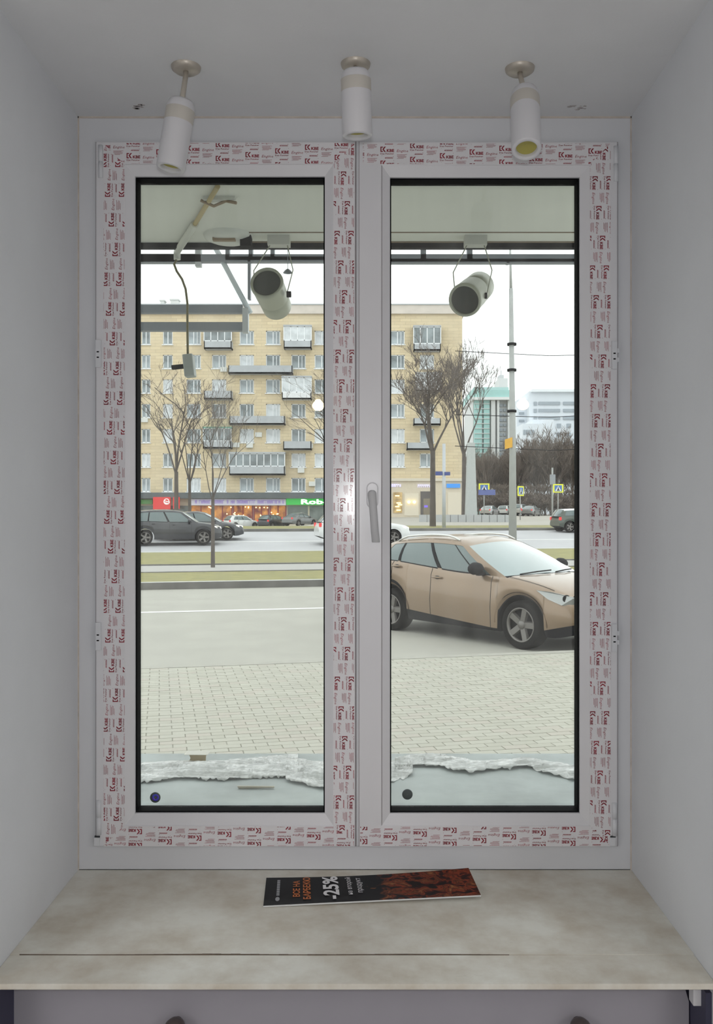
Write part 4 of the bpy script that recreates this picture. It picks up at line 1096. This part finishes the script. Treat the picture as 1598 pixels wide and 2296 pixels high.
plant(tree_meshes(5, 6.8, .062, .36, .55, 4, 3, 'young_tree', limb=.30, minr=.0035), 477, 28.5, 'slender young bare tree on the near grass strip behind the left pane')
plant(tree_meshes(8, 11.0, .15, .30, .8, 5, 2, 'verge_tree', limb=.40, minr=.011), 395, 58, 'bare tree rising behind the black car')
plant(tree_meshes(31, 10, .11, .30, .75, 5, 2, 'verge_tree_b', limb=.40, minr=.011), 425, 59, 'thinner bare tree close beside the one behind the black car')
plant(tree_meshes(13, 7.0, .09, .42, .75, 5, 2, 'near_tree', bias=(-.9, 0, -.12), limb=.36, minr=.004), 792, 28.2, 'bare tree behind the mullion reaching long twigs into the left pane')
plant(tree_meshes(17, 17.5, .22, .35, .45, 5, 3, 'back_tree', limb=.40, minr=.016), 1040, 84, 'tall bare tree rising beside the grey concrete pillar')
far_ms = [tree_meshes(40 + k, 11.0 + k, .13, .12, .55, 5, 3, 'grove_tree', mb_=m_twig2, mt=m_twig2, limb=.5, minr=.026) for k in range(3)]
rnd = random.Random(77)
gx = [x + 7 for x in range(1064, 1310, 15)] + [1070, 1085, 1098, 1112, 1127, 1141, 1155, 1168, 1182, 1196, 1210, 1224, 1238, 1252, 1266, 1280, 1294, 1310]
for i, x in enumerate(gx):
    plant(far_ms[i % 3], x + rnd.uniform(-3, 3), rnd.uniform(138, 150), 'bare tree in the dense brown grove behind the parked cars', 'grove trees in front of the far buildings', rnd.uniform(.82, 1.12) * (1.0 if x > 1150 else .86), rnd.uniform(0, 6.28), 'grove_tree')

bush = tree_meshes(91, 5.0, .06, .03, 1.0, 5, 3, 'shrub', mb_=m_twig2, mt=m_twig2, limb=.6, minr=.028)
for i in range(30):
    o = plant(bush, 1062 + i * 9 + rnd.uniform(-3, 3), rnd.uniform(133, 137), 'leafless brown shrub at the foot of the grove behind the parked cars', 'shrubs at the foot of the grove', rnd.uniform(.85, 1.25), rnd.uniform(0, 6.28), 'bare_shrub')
    o['category'] = 'shrub'; o.location.z -= .9

# ---------------------------------------------------------------- poles, signs, pillar, wall, wires
m_pole = mat('pole_grey', (.34, .35, .34), .6, var=.08, vscale=2)
def gpt(x, Yd): X = (x - VX) / F * Yd; return Vector((X, Yd, ground_z(X, Yd)))
Yp = 30.5; o = gpt(1149, Yp)
lp = setp(empty('lamp_post', o + Vector((0, 0, .12))), 'tall grey street lamp post with an orange plate, behind the beige car', 'lamp post')
top = px(1143, 655, Yp).z - o.z
MB().tube([(0, 0, 0), (0, 0, top * .45), (-.06, 0, top)], [.145, .11, .07], 16).build('post', m_pole, lp)
MB().tube([(-.06, 0, top), (-.09, 0, top + 1.6)], [.05, .03], 10).build('mast_tip', m_pole, lp)
a = px(1130, 985, Yp) - lp.location; b = px(1148, 1008, Yp) - lp.location
MB().prism([(a.x, b.z), (b.x - .02, b.z + .07), (b.x - .02, a.z + .06), (a.x, a.z - .02)], -.16, -.13).build('orange_plate', mat('orange_plate', (.62, .34, .04), .5, var=.08), lp, fix=True)
for yy in (772, 830, 922): 
    c = px(1149, yy, Yp) - lp.location; MB().lathe([(.12, -.04), (.16, -.04), (.16, .04), (.12, .04)], (-.03, 0, c.z), (0, 0, 1), 12).build('pole_clamp', m_dark, lp)
Yq = 57; o = gpt(995, Yq)
sp_ = setp(empty('sign_pole', o), 'slim pale pole with dark blue street name plates in front of the brick house', 'pole')
MB().tube([(0, 0, 0), (0, 0, px(995, 995, Yq).z - o.z)], [.12, .10], 12).build('post', mat('pale_pole', (.46, .48, .50), .6), sp_)
for x0, x1, y0, y1 in ((976, 992, 1057, 1066), (996, 1009, 1058, 1066)):
    a = px(x0, y0, Yq - .15) - o; b = px(x1, y1, Yq - .15) - o; MB().box(a.x, b.x, a.y, a.y + .03, b.z, a.z).build('name_plate', mat('navy_plate', (.05, .07, .22), .5), sp_)
Yr = 80; o = gpt(1057, Yr)
pl = setp(empty('concrete_pillar', o), 'tapering grey concrete pillar beside the house corner', 'pillar')
s = Yr / F; zt5 = px(0, 992, Yr).z - o.z
MB().add([(-13 * s, 0, 0), (13 * s, 0, 0), (13 * s, 1, 0), (-13 * s, 1, 0), (-8 * s, .2, zt5), (8 * s, .2, zt5), (8 * s, .8, zt5), (-8 * s, .8, zt5)],
         [(0, 1, 5, 4), (1, 2, 6, 5), (2, 3, 7, 6), (3, 0, 4, 7), (4, 5, 6, 7)]).build('shaft', mat('pillar_concrete', (.42, .44, .43), .85, var=.06), pl)
MB().box(-15 * s, 15 * s, -.2, 1.2, 0, .5).build('foot', mat('pillar_concrete', (.42, .44, .43), .85), pl)
# low retaining wall of concrete blocks
Yw = 76; a = gpt(940, Yw); b = gpt(1150, Yw)
rw = setp(empty('retaining_wall', a), 'low grey concrete wall along the square behind the grass verge', 'low wall')
n = 12
for i in range(n):
    w = (b.x - a.x) / n
    MB().box(i * w, (i + 1) * w - .04, 0, .4, -.1, .62).build('wall_block', mat('block_grey', (.40, .41, .41), .9, var=.06), rw)
# pedestrian crossing signs
m_yel = mat('sign_yellow', (.72, .72, .04), .5, emit=(.8, .85, .05), estr=.12); m_blu = mat('sign_blue', (.06, .16, .42), .5); m_swh = mat('sign_white', (.75, .78, .8), .5)
def crossing(x, y, w, h, Yd, rz, label, plate=False):
    o = gpt(x, Yd); s = Yd / F
    e0 = setp(empty('crossing_sign', o, rz), label, 'road sign', 'pedestrian crossing signs')
    zc_ = px(x, y, Yd).z - o.z; W_, H_ = w * s, h * s
    MB().tube([(0, .06, 0), (0, .06, zc_ + H_ / 2)], .05, 8).build('post', m_pole, e0)
    bd = MB().box(-W_ / 2, W_ / 2, -.02, .02, zc_ - H_ / 2, zc_ + H_ / 2).build('yellow_board', m_yel, e0)
    MB().box(-W_ * .36, W_ * .36, -.035, -.02, zc_ - H_ * .36, zc_ + H_ * .36).build('blue_panel', m_blu, bd)
    t = MB().prism([(-W_ * .30, zc_ - H_ * .30), (W_ * .30, zc_ - H_ * .30), (0, zc_ + H_ * .30)], -.045, -.035)
    t.build('white_triangle', m_swh, bd, fix=True)
    k = W_ * .05
    fg = MB(); fg.tube([(0, -.05, zc_ + H_ * .05), (0, -.05, zc_ - H_ * .08), (-W_ * .09, -.05, zc_ - H_ * .26)], k, 5); fg.tube([(0, -.05, zc_ - H_ * .08), (W_ * .09, -.05, zc_ - H_ * .26)], k, 5)
    fg.lathe([(.001, -k), (k, 0), (.001, k)], (0, -.05, zc_ + H_ * .12), (0, 0, 1), 8)
    fg.build('walking_figure', m_dark, bd)
    if plate:
        a = (1072 - x) * s; b = (1110 - x) * s; MB().box(a, b, -.08, -.05, px(0, 1110, Yd).z - o.z, px(0, 1098, Yd).z - o.z).build('blue_plate', mat('plate_blue', (.10, .13, .34), .5), e0)
crossing(1085, 1094, 24, 20, 88, 0, 'yellow-edged crossing sign above a blue direction plate, beside the pillar', True)
crossing(1167, 1101, 22, 22, 88, .75, 'yellow-edged crossing sign seen obliquely, just beside the lamp post')
crossing(1251, 1095, 23, 19, 88, 0, 'yellow-edged crossing sign standing farthest from the pillar, above the small green car')
# overhead wires and a traffic signal arm
for k, (ya_, yb_) in enumerate(((787, 793), (930, 926), (1000, 1004))):
    a = px(1020, ya_, 62); b = px(1420, yb_, 70); m_ = (a + b) / 2 - Vector((0, 0, .25))
    setp(MB().tube([Vector((0, 0, 0)), m_ - a, b - a], .025, 5).build('overhead_wire', m_dark), ('highest', 'middle', 'lowest')[k] + ' of the overhead wires crossing behind the lamp post', 'wire', 'overhead wires').location = a
tl = gpt(1238, 90)
te = setp(empty('traffic_signal', tl), 'grey traffic signal post among the bare grove trees', 'traffic signal')
zz = px(0, 1062, 90).z - tl.z
MB().tube([(0, 0, 0), (0, 0, zz + .6)], .09, 8).build('post', m_pole, te); MB().box(-.25, .25, -.3, .1, zz - 1.1, zz - .1).build('signal_head', m_grey, te)
# ---------------------------------------------------------------- cars
m_tyre = mat('tyre', (.012, .0115, .011), .9, spec=.15); m_rim = mat('alloy', (.17, .16, .15), .4, .5); m_rimd = mat('rim_dark', (.012, .012, .012), .8, spec=.1)
m_under = mat('car_black_plastic', (.012, .012, .014), .75, spec=.15)
m_cglass = mat('car_glass', (.10, .135, .135), .06, coat=.5)
m_cglass2 = mat('car_windscreen', (.20, .255, .255), .06, coat=1.0)  # paler base colour stands in for the reflected sky
m_headl = mat('headlamp', (.34, .35, .34), .1, .4); m_tail = mat('tail_lamp', (.45, .02, .02), .3, emit=(1, .05, .05), estr=.5)
m_hlon = mat('headlamp_lit', (.9, .9, .8), .3, emit=(1, .95, .8), estr=3); m_seam = mat('panel_gap', (.035, .03, .028), .8)
def interp(P, s):
    if s <= P[0][0]: return P[0][1]
    for (a, za), (b, zb) in zip(P, P[1:]):
        if s <= b:
            t = (s - a) / (b - a); return za + (zb - za) * t
    return P[-1][1]
def smooth_interp(P, s):
    """monotone-ish cubic through the nodes"""
    n = len(P)
    if s <= P[0][0]: return P[0][1]
    if s >= P[-1][0]: return P[-1][1]
    k = max(i for i in range(n - 1) if P[i][0] <= s)
    def sl(i):
        if i <= 0 or i >= n - 1: return 0 if n < 3 else (P[min(i + 1, n - 1)][1] - P[max(i - 1, 0)][1]) / (P[min(i + 1, n - 1)][0] - P[max(i - 1, 0)][0])
        d0 = (P[i][1] - P[i - 1][1]) / (P[i][0] - P[i - 1][0]); d1 = (P[i + 1][1] - P[i][1]) / (P[i + 1][0] - P[i][0])
        return 0 if d0 * d1 <= 0 else 2 * d0 * d1 / (d0 + d1)
    a, b = P[k], P[k + 1]; h = b[0] - a[0]; t = (s - a[0]) / h
    return (2 * t**3 - 3 * t**2 + 1) * a[1] + (t**3 - 2 * t**2 + t) * h * sl(k) + (-2 * t**3 + 3 * t**2) * b[1] + (t**3 - t**2) * h * sl(k + 1)
def make_car(label, paint, C, detail=False, lit=False, group=None, roof_paint=None, name='car'):
    """C: measures of the car. s runs from the front bumper back; local x forward, y left."""
    L, W, R = C['L'], C['W'], C['R']; s1, s2 = C['wheels']; Ra = R + .06
    car = setp(empty(name), label, 'car', group)
    X = lambda s: L / 2 - s
    def hw(s): return W / 2 * smooth_interp(C.get('plan', ((0, .74), (.12, .84), (.45, .95), (1.0, .985), (L * .5, 1.0), (L - .9, .985), (L - .25, .92), (L, .80))), s)
    def zt(s): return smooth_interp(C['top'], s)
    def zb0(s): return interp(C.get('bot', ((0, .30), (.35, .20), (L - .4, .22), (L, .38))), s)
    def zb(s):
        z = zb0(s)
        for w in (s1, s2):
            if abs(s - w) < Ra: z = max(z, R + math.sqrt(Ra * Ra - (s - w) ** 2))
        return z
    ss = set([0, .03, .08, .16, .3] + [L - q for q in (0, .03, .08, .16, .3)])
    k = .3
    while k < L - .3: ss.add(round(k, 3)); k += .14 if not detail else .09
    for w in (s1, s2):
        for i in range(-8, 9): ss.add(round(w + Ra * math.sin(i / 8 * math.pi / 2), 4))
        ss.add(round(w - Ra - .004, 4)); ss.add(round(w + Ra + .004, 4))
    ss = sorted(ss)
    clad = C.get('clad', 0)
    def sect(s):
        w, b, t, b0 = hw(s), zb(s), zt(s), zb0(s); cr = C.get('crown', .045); h = t - b
        arch = b > b0 + .01
        e = .02 if arch else .05
        sh = min(b + h * .86, t - .06) if h > .2 else b + h * .7
        return [(0, b), (w - .17 if arch else w - .12, b), (w - e, b), (w - .004, max(b + .03, interp(C['cladline'], s)) if (clad and not arch) else b + min(.09, h * .25)), (w + .012, b + h * .42), (w, b + h * .60), (w - .015, sh), (w - .055, t - .012), (w * .78, t + cr * .35), (w * .4, t + cr * .85), (0, t + cr)]
    half = [[Vector((X(s), y, z)) for y, z in sect(s)] for s in ss]
    body = MB(); black = MB()
    npnt = len(half[0])
    for sg in (1, -1):
        rows = [[Vector((p.x, p.y * sg, p.z)) for p in r] for r in half]
        for i in range(len(rows) - 1):
            for j in range(npnt - 1):
                q = [rows[i][j], rows[i + 1][j], rows[i + 1][j + 1], rows[i][j + 1]]
                under = j < 2 or (clad and j < 3)
                (black if under else body).add(q, [(0, 1, 2, 3)], 0, not under)
    for i, sgn in ((0, 1), (-1, -1)):
        poly = half[i] + [Vector((p.x, -p.y, p.z)) for p in reversed(half[i][1:-1])]
        body.add(poly, [tuple(range(len(poly)))])
    def weld(mb, nm, m):
        o = mb.build(nm, m, car); bm = bmesh.new(); bm.from_mesh(o.data); bmesh.ops.remove_doubles(bm, verts=bm.verts, dist=.0008)
        bmesh.ops.recalc_face_normals(bm, faces=bm.faces); bm.to_mesh(o.data); bm.free(); return o
    bo = weld(body, 'body', paint); weld(black, 'underbody', m_under)
    # greenhouse: belt line and roof line share parameter t, so pillars slope with the glass
    bs0, bs1 = C['belt']; rs0, rs1 = C['roof']; n = 24
    def beltp(t):
        s = bs0 + (bs1 - bs0) * t; return Vector((X(s), hw(s) - .062, zt(s) - .014))
    def roofp(t):
        s = rs0 + (rs1 - rs0) * t; return Vector((X(s), (hw(s) - .062) - C.get('tumble', .17), smooth_interp(C['roofz'], t)))
    def side(t, f):
        a, b = beltp(t), roofp(t); p = a.lerp(b, f); p.y += .035 * math.sin(math.pi * f); return p
    ts = [i / n for i in range(n + 1)]
    gh = MB(); gl = {}
    fs = [0, .05, .3, .6, .86, 1.0]
    wins_ = C['glass']                            # list of (t0, t1)
    for sg in (1, -1):
        mir = lambda p: Vector((p.x, p.y * sg, p.z))
        cuts = sorted(set(ts) | {x for a in wins_ for x in a})
        glass = [MB() for _ in wins_]
        for i in range(len(cuts) - 1):
            tm = (cuts[i] + cuts[i + 1]) / 2
            g = next((k for k, (a, b) in enumerate(wins_) if a <= tm <= b), None)
            for j in range(5):
                tmat = 2 if (j == 4 and roof_paint) else 0
                q = [mir(side(cuts[i], fs[j])), mir(side(cuts[i + 1], fs[j])), mir(side(cuts[i + 1], fs[j + 1])), mir(side(cuts[i], fs[j + 1]))]
                if g is not None and 0 < j < 4: glass[g].add([p - Vector((0, .006 * sg, 0)) for p in q], [(0, 1, 2, 3)], 0, True)
                else: gh.add(q, [(0, 1, 2, 3)], 1 if (g is not None and j == 0) or (wins_[0][0] < tm < wins_[-1][1] and 0 < j < 4) else tmat, True)
        for g in glass: weld(g, 'side_window', m_cglass)
    m = 10
    bow = C.get('bow', .16)
    def scr(t, f, y):
        a, b = beltp(t), roofp(t); p = a.lerp(b, f)
        yy = (p.y + .035 * math.sin(math.pi * f)) * y; q = 1 - y * y
        sgn = 1 if t < .5 else -1
        return Vector((p.x + sgn * (bow * (1 - f * .55)) * q, yy, p.z + .02 * q + .02 * math.sin(math.pi * f) * 1 + (.03 * q if f > .98 else 0) * 0 + C.get('rcrown', .035) * q * f))
    for t, nm, mg in ((0, 'windscreen', m_cglass2), (1, 'rear_window', m_cglass)):
        g = MB(); F_ = [0, .06, .25, .45, .65, .85, .95, 1.0]
        for i in range(m):
            ya, yb_ = -1 + 2 * i / m, -1 + 2 * (i + 1) / m
            for j in range(len(F_) - 1):
                def pp_(f, y):
                    p = scr(t, f, y)
                    if abs(abs(y) - 1) < 1e-6: p2 = side(t, f); p = Vector((p2.x, p2.y * (1 if y > 0 else -1), p2.z))
                    if f in (0, 1): p.z -= .02 * math.sin(math.pi * f)
                    return p
                y0_, y1_ = (ya, yb_)
                q = [pp_(F_[j], y0_), pp_(F_[j], y1_), pp_(F_[j + 1], y1_), pp_(F_[j + 1], y0_)]
                edge = (i in (0, m - 1)) and t == 1
                (gh if (j in (0, len(F_) - 2) or edge) else g).add(q, [(0, 1, 2, 3)], (1 if j == 0 else 0) if (j in (0, len(F_) - 2) or edge) else 0, True)
        weld(g, nm, mg)
    rp = []
    for t in ts:
        row = []
        for i in range(m + 1):
            y = -1 + 2 * i / m; p = roofp(t)
            e0_ = scr(0, 1, y); e1_ = scr(1, 1, y); base0 = roofp(0).x; base1 = roofp(1).x
            dx = (e0_.x - base0) * max(0, 1 - t * 4) + (e1_.x - base1) * max(0, 1 - (1 - t) * 4)
            row.append(Vector((p.x + dx, p.y * y, p.z + (C.get('rcrown', .035) + .02) * (1 - y * y))))
        rp.append(row)
    gh.grid(rp, 2)
    ro_ = gh.build('cabin', [paint, m_under, roof_paint or paint], car)
    bm = bmesh.new(); bm.from_mesh(ro_.data); bmesh.ops.remove_doubles(bm, verts=bm.verts, dist=.002); bmesh.ops.recalc_face_normals(bm, faces=bm.faces); bm.to_mesh(ro_.data); bm.free()
    # wheels
    nseg = 32 if detail else 18
    tw = .21
    ty = MB().lathe([(R * .70, 0), (R * .74, -.012), (R * .93, -.016), (R * .985, .0), (R, .03), (R, tw - .03), (R * .98, tw), (R * .7, tw)], (0, 0, 0), (0, 1, 0), nseg).mesh('wheel', m_tyre)
    rm = MB().lathe([(.001, .05), (R * .70, .05), (R * .70, .10)], (0, 0, 0), (0, 1, 0), nseg, 1)
    rm.lathe([(R * .715, .0), (R * .71, -.012), (R * .66, -.008), (R * .64, .04)], (0, 0, 0), (0, 1, 0), nseg, 0)
    rm.lathe([(.001, -.004), (.05, -.002), (.065, .02), (.065, .05)], (0, 0, 0), (0, 1, 0), 14, 0)
    for i in range(5):
        M = Matrix.Rotation(i * 2 * math.pi / 5 + .3, 4, 'Y')
        rm.add([(-.036, .018, .03), (.036, .018, .03), (.04, .0, R * .66), (-.04, .0, R * .66), (-.05, .05, .03), (.05, .05, .03), (.055, .045, R * .66), (-.055, .045, R * .66)],
               [(0, 1, 2, 3), (0, 4, 5, 1), (1, 5, 6, 2), (3, 7, 4, 0)], 0, False, M)
    rme = rm.mesh('rim', m_rim, m_rimd)
    for w in (s1, s2):
        for sg in (1, -1):
            o = inst('wheel', ty, car, (X(w), sg * (hw(w) - .02), R), (0, 0, 0 if sg < 0 else math.pi)); inst('rim', rme, o)
    # lamps
    zl = C.get('lampz', .66); zl2 = C.get('tailz', .85)
    for sg in (1, -1):
        hl = MB()
        pts = C.get('lampshape', ((.06, .0), (.28, .05), (.42, .13), (.22, .14), (.08, .10)))
        out = []
        for s, dz in pts:
            # push the lamp just outside the body side or nose
            out.append(Vector((X(s) + (.015 if s < .15 else .0), (hw(s) - (.10 if s < .1 else .005)) * sg + .012 * sg, zl + dz)))
        inner = Vector((X(.05) + .012, hw(.05) * .62 * sg, zl + .08)); inner2 = Vector((X(.05) + .012, hw(.05) * .62 * sg, zl + .02))
        hl.add(out, [tuple(range(len(out)))]); hl.add([out[0], out[-1], inner, inner2], [(0, 1, 2, 3)])
        back = [p - Vector((.03, .05 * sg, 0)) for p in out]
        k = len(out); hl.add(out + back, [(i, (i + 1) % k, (i + 1) % k + k, i + k) for i in range(k)])
        hl.build('headlamp', m_hlon if lit else m_headl, car, fix=True)
        s = L - .02
        tlm = MB().box(-.02, .10, -.09, .09, -.09, .11).build('tail_lamp', m_tail, car, .02)
        tlm.location = (X(L) + .03, (hw(L - .1) - .08) * sg, zl2)
        # mirror
        p = beltp(C.get('mirror_t', .12))
        mr = MB().lathe([(.001, -.06), (.05, -.05), (.075, -.01), (.08, .04), (.07, .06), (.001, .062)], (0, 0, 0), (-1, 0, 0), 12)
        mo = mr.build('mirror', C.get('mirror_m', paint), car); mo.scale = (1.15, 1.75, 1.15); mo.location = (p.x, (p.y + .14) * sg, p.z + .10)
        MB().box(-.03, .03, -.1, .06, -.03, .02).build('mirror_foot', m_under, car).location = (p.x, (p.y + .03) * sg, p.z + .03)
    # seams and handles
    if C.get('doors'):
        for sg in (1, -1):
            for s in C['doors']:
                pts = [Vector((X(s), y * sg * 1.0 + .001 * sg, z)) for y, z in sect(s)[3:8]]
                MB().tube(pts, .0045, 5, caps=False).build('door_seam', m_seam, car)
            for s in C['handles']:
                q = sect(s)[6]; z = q[1] - .015; y = hw(s) - .002
                h = MB().tube([(.10, 0, 0), (.07, .03 * sg, .002), (-.07, .03 * sg, .002), (-.10, 0, 0)], .012, 8)
                ho = h.build('door_handle', paint, car); ho.location = (X(s), y * sg, z)
                ho2 = MB().lathe([(.001, 0), (.04, .003), (.045, -.004)], (0, 0, 0), (0, sg, 0), 12).build('handle_recess', m_seam, car); ho2.location = (X(s), (y - .002) * sg, z); ho2.scale = (1.2, 1, .6)
    return car, dict(X=X, hw=hw, zt=zt, sect=sect, side=side, beltp=beltp, roofp=roofp, scr=scr)
def paint(name, col, metal=.35, rough=.32): return mat(name, col, rough, metal, coat=.6, var=.03, vscale=2)
def park(car, pxx, Yd, heading, dz=0.0):
    Xw = (pxx - VX) / F * Yd; z = ground_z(Xw, Yd) if dz is None else dz
    car.location = (Xw, Yd, z); car.rotation_euler = (0, 0, heading)

# the beige hatchback at the kerb
V40 = dict(L=4.37, W=1.80, R=.335, wheels=(.90, 3.546), clad=1, crown=.05, tumble=.19, rcrown=.04, bow=.20,
           top=((0, .52), (.05, .62), (.14, .70), (.35, .80), (.7, .90), (1.1, .965), (1.35, .985), (2.0, 1.00), (2.8, 1.06), (3.5, 1.115), (3.95, 1.13), (4.2, 1.08), (4.32, .92), (4.37, .70)),
           belt=(1.16, 4.10), roof=(2.08, 3.80), roofz=((0, 1.40), (.15, 1.455), (.4, 1.475), (.7, 1.45), (1.0, 1.38)),
           glass=((.10, .18), (.19, .43), (.46, .75), (.77, .90)), doors=(1.42, 2.62, 3.50), handles=(2.48, 3.38), mirror_t=.15, cladline=((0, .42), (.5, .30), (1.35, .25), (3.2, .38), (4.37, .45)), mirror_m=m_under,
           lampz=.62, tailz=.95, lampshape=((.06, .02), (.25, .03), (.44, .10), (.62, .21), (.40, .20), (.10, .14)))
m_beige = paint('bronze_paint', (.235, .165, .108), .45, .33)
car, K = make_car('beige bronze hatchback with silver roof rails parked at an angle by the pavement', m_beige, V40, detail=True)
hd_ = math.radians(-49.5)
fw = px(1165, 1403, 12.2); fwd = Vector((math.cos(hd_), math.sin(hd_), 0))
lat = Vector((-fwd.y, fwd.x, 0))
loc = fw - fwd * (V40['L'] / 2 - .90) + lat * (.88)
car.location = (loc.x, loc.y, 0); car.rotation_euler = (0, 0, hd_)
X = K['X']
m_rail = mat('rail_silver', (.62, .62, .60), .3, .7)
for sg in (1, -1):
    pts = []
    for i in range(13):
        t = .10 + .80 * i / 12; p = K['roofp'](t); lift = .045 * min(1, min(i, 12 - i) / 1.5) + .012
        pts.append(Vector((p.x, (p.y - .02) * sg, p.z + lift)))
    MB().tube(pts, .016, 8).build('roof_rail', m_rail, car)
    # black plastic around the arches
    for w in V40['wheels']:
        Ra = V40['R'] + .06; rows = [[], []]
        for i in range(25):
            a = math.pi * i / 24; s = w + Ra * math.cos(a)
            z = V40['R'] + Ra * math.sin(a)
            y = K['hw'](s)
            rows[0].append(Vector((X(s), (y - .03) * sg, z))); s2_ = w + (Ra + .05) * math.cos(a); z2 = V40['R'] + (Ra + .05) * math.sin(a)
            rows[1].append(Vector((X(s2_), (K['hw'](s2_) + .014) * sg, z2)))
        MB().grid(rows).build('arch_trim', m_beige if 0 else m_beige, car)
    # bonnet seam and wiper
    pts = [Vector((X(s), (K['hw'](s) - .085 - .03 * (1.2 - s)) * sg, K['zt'](s) + .006)) for s in (.42, .6, .8, 1.0, 1.15)]
    MB().tube(pts, .004, 5, caps=False).build('bonnet_seam', m_seam, car)
for y0, y1, f0, f1 in ((-.75, -.02, .05, .09), (.05, .72, .05, .09)):
    a = K['scr'](0, f0, y0) + Vector((.01, 0, .015)); b = K['scr'](0, f1, y1) + Vector((.012, 0, .02))
    MB().tube([a, (a + b) / 2 + Vector((.03, 0, .01)), b], .010, 6).build('wiper', m_under, car)
# headlamp detail and lower grille
for sg in (1, -1):
    for s, y in ((.10, .10), (.20, .06)):
        MB().lathe([(.001, -.01), (.05, -.008), (.055, .01)], (X(s) + .0, (K['hw'](s) - y + .04) * sg, .735), (-1, -.8 * sg, 0), 14).build('lamp_lens', m_rimd, car)
MB().box(-.02, .02, -.42, .42, -.09, .09).build('grille', m_under, car).location = (X(.0) + .005, 0, .55)
MB().box(-.02, .03, -.62, .62, -.06, .06).build('bumper_skirt', m_under, car).location = (X(.0) + .0, 0, .33)

SUV = dict(L=4.75, W=1.90, R=.37, wheels=(.92, 3.72), crown=.05, tumble=.20, rcrown=.03, bow=.16,
           top=((0, .62), (.05, .80), (.16, .92), (.5, 1.0), (1.0, 1.07), (1.35, 1.10), (2.6, 1.12), (3.8, 1.15), (4.4, 1.15), (4.65, 1.08), (4.75, .80)),
           bot=((0, .38), (.35, .27), (4.3, .27), (4.75, .45)),
           belt=(1.20, 4.55), roof=(1.95, 4.15), roofz=((0, 1.60), (.2, 1.675), (.5, 1.69), (.8, 1.66), (1.0, 1.60)),
           glass=((.08, .40), (.43, .70), (.72, .92)), doors=(1.5, 2.55, 3.5), handles=(2.35, 3.3), lampz=.78, tailz=1.0)
SEDAN = dict(L=4.6, W=1.80, R=.325, wheels=(.88, 3.58), crown=.04, tumble=.22, rcrown=.03, bow=.2,
             top=((0, .52), (.05, .66), (.16, .74), (.5, .82), (1.0, .90), (1.3, .93), (2.4, .95), (3.6, 1.0), (4.2, 1.0), (4.52, .94), (4.6, .70)),
             belt=(1.18, 4.05), roof=(2.05, 3.30), roofz=((0, 1.38), (.3, 1.45), (.7, 1.43), (1.0, 1.37)),
             glass=((.10, .45), (.48, .78), (.80, .90)), doors=(1.45, 2.5, 3.4), handles=(2.3, 3.2), lampz=.62, tailz=.85)
HATCH = dict(SEDAN, L=4.1, wheels=(.82, 3.38), top=((0, .52), (.05, .66), (.16, .74), (.5, .84), (.95, .93), (1.2, .96), (2.4, .98), (3.6, 1.02), (3.95, 1.0), (4.05, .88), (4.1, .66)),
             belt=(1.05, 3.95), roof=(1.75, 3.55), roofz=((0, 1.40), (.3, 1.48), (.7, 1.47), (1.0, 1.40)), glass=((.09, .42), (.45, .72), (.74, .88)), doors=(1.3, 2.35, 3.1), handles=(2.2, 3.0))
MINI = dict(HATCH, L=3.85, W=1.70, wheels=(.68, 3.20), top=((0, .55), (.05, .72), (.16, .80), (.5, .90), (.9, .96), (1.1, .98), (2.4, .99), (3.4, 1.0), (3.7, .98), (3.8, .86), (3.85, .66)),
            belt=(1.0, 3.75), roof=(1.35, 3.50), roofz=((0, 1.36), (.3, 1.41), (.7, 1.40), (1.0, 1.36)), glass=((.05, .45), (.48, .92)), doors=(1.2, 2.5), handles=(2.3,), tailz=.82, tumble=.14)
TB = paint('black_paint', (.020, .021, .025), .2, .25)
c, _ = make_car('black sport utility car driving along the far carriageway behind the left pane', TB, SUV, lit=True); park(c, 388, 44.5, TH, None)
c, _ = make_car('dark sedan with lit headlamp half hidden behind the black sport utility car', paint('dark_grey_paint', (.05, .052, .058), .3), SEDAN, lit=True); park(c, 446, 47.2, TH, None)
c, _ = make_car('white sport utility car passing behind the window mullion', paint('white_paint', (.62, .63, .62), .0, .3), SUV, lit=True); park(c, 811, 46, TH, None)
c, _ = make_car('small dark green car with a white roof at the right pane edge', paint('green_paint', (.06, .075, .06), .3), MINI, roof_paint=paint('white_paint', (.62, .63, .62), .0, .3)); park(c, 1307, 55.8, TH, None)
c, _ = make_car('white hatchback parked before the orange shop windows', paint('white_paint', (.62, .63, .62), .0, .3), HATCH); park(c, 541, 101, TH + .5, None)
c, _ = make_car('black hatchback with red tail lamps parked in front of the shops', TB, HATCH); park(c, 612, 101, math.pi / 2 - .5, None)
c, _ = make_car('grey sedan parked in front of the green shop sign', paint('grey_paint', (.16, .17, .17), .4), SEDAN); park(c, 672, 100, math.pi / 2 - .6, None)
SIL = paint('silver_paint', (.46, .47, .48), .5)
for x, Yd, sp2, pt, lab in ((1098, 128, SEDAN, SIL, 'silver sedan parked nearest the concrete pillar before the grove'), (1134, 132, HATCH, paint('white_paint', (.62, .63, .62), .0, .3), 'pale hatchback parked beside the lamp post before the grove'),
                       (1166, 130, SUV, SIL, 'silver sport utility car parked past the lamp post before the grove'), (1190, 124, SEDAN, paint('grey_paint', (.16, .17, .17), .4), 'dark grey car parked at the end of the row before the grove')):
    c, _ = make_car(lab, pt, sp2, group='cars parked before the grove'); park(c, x, Yd, TH + .9, None)
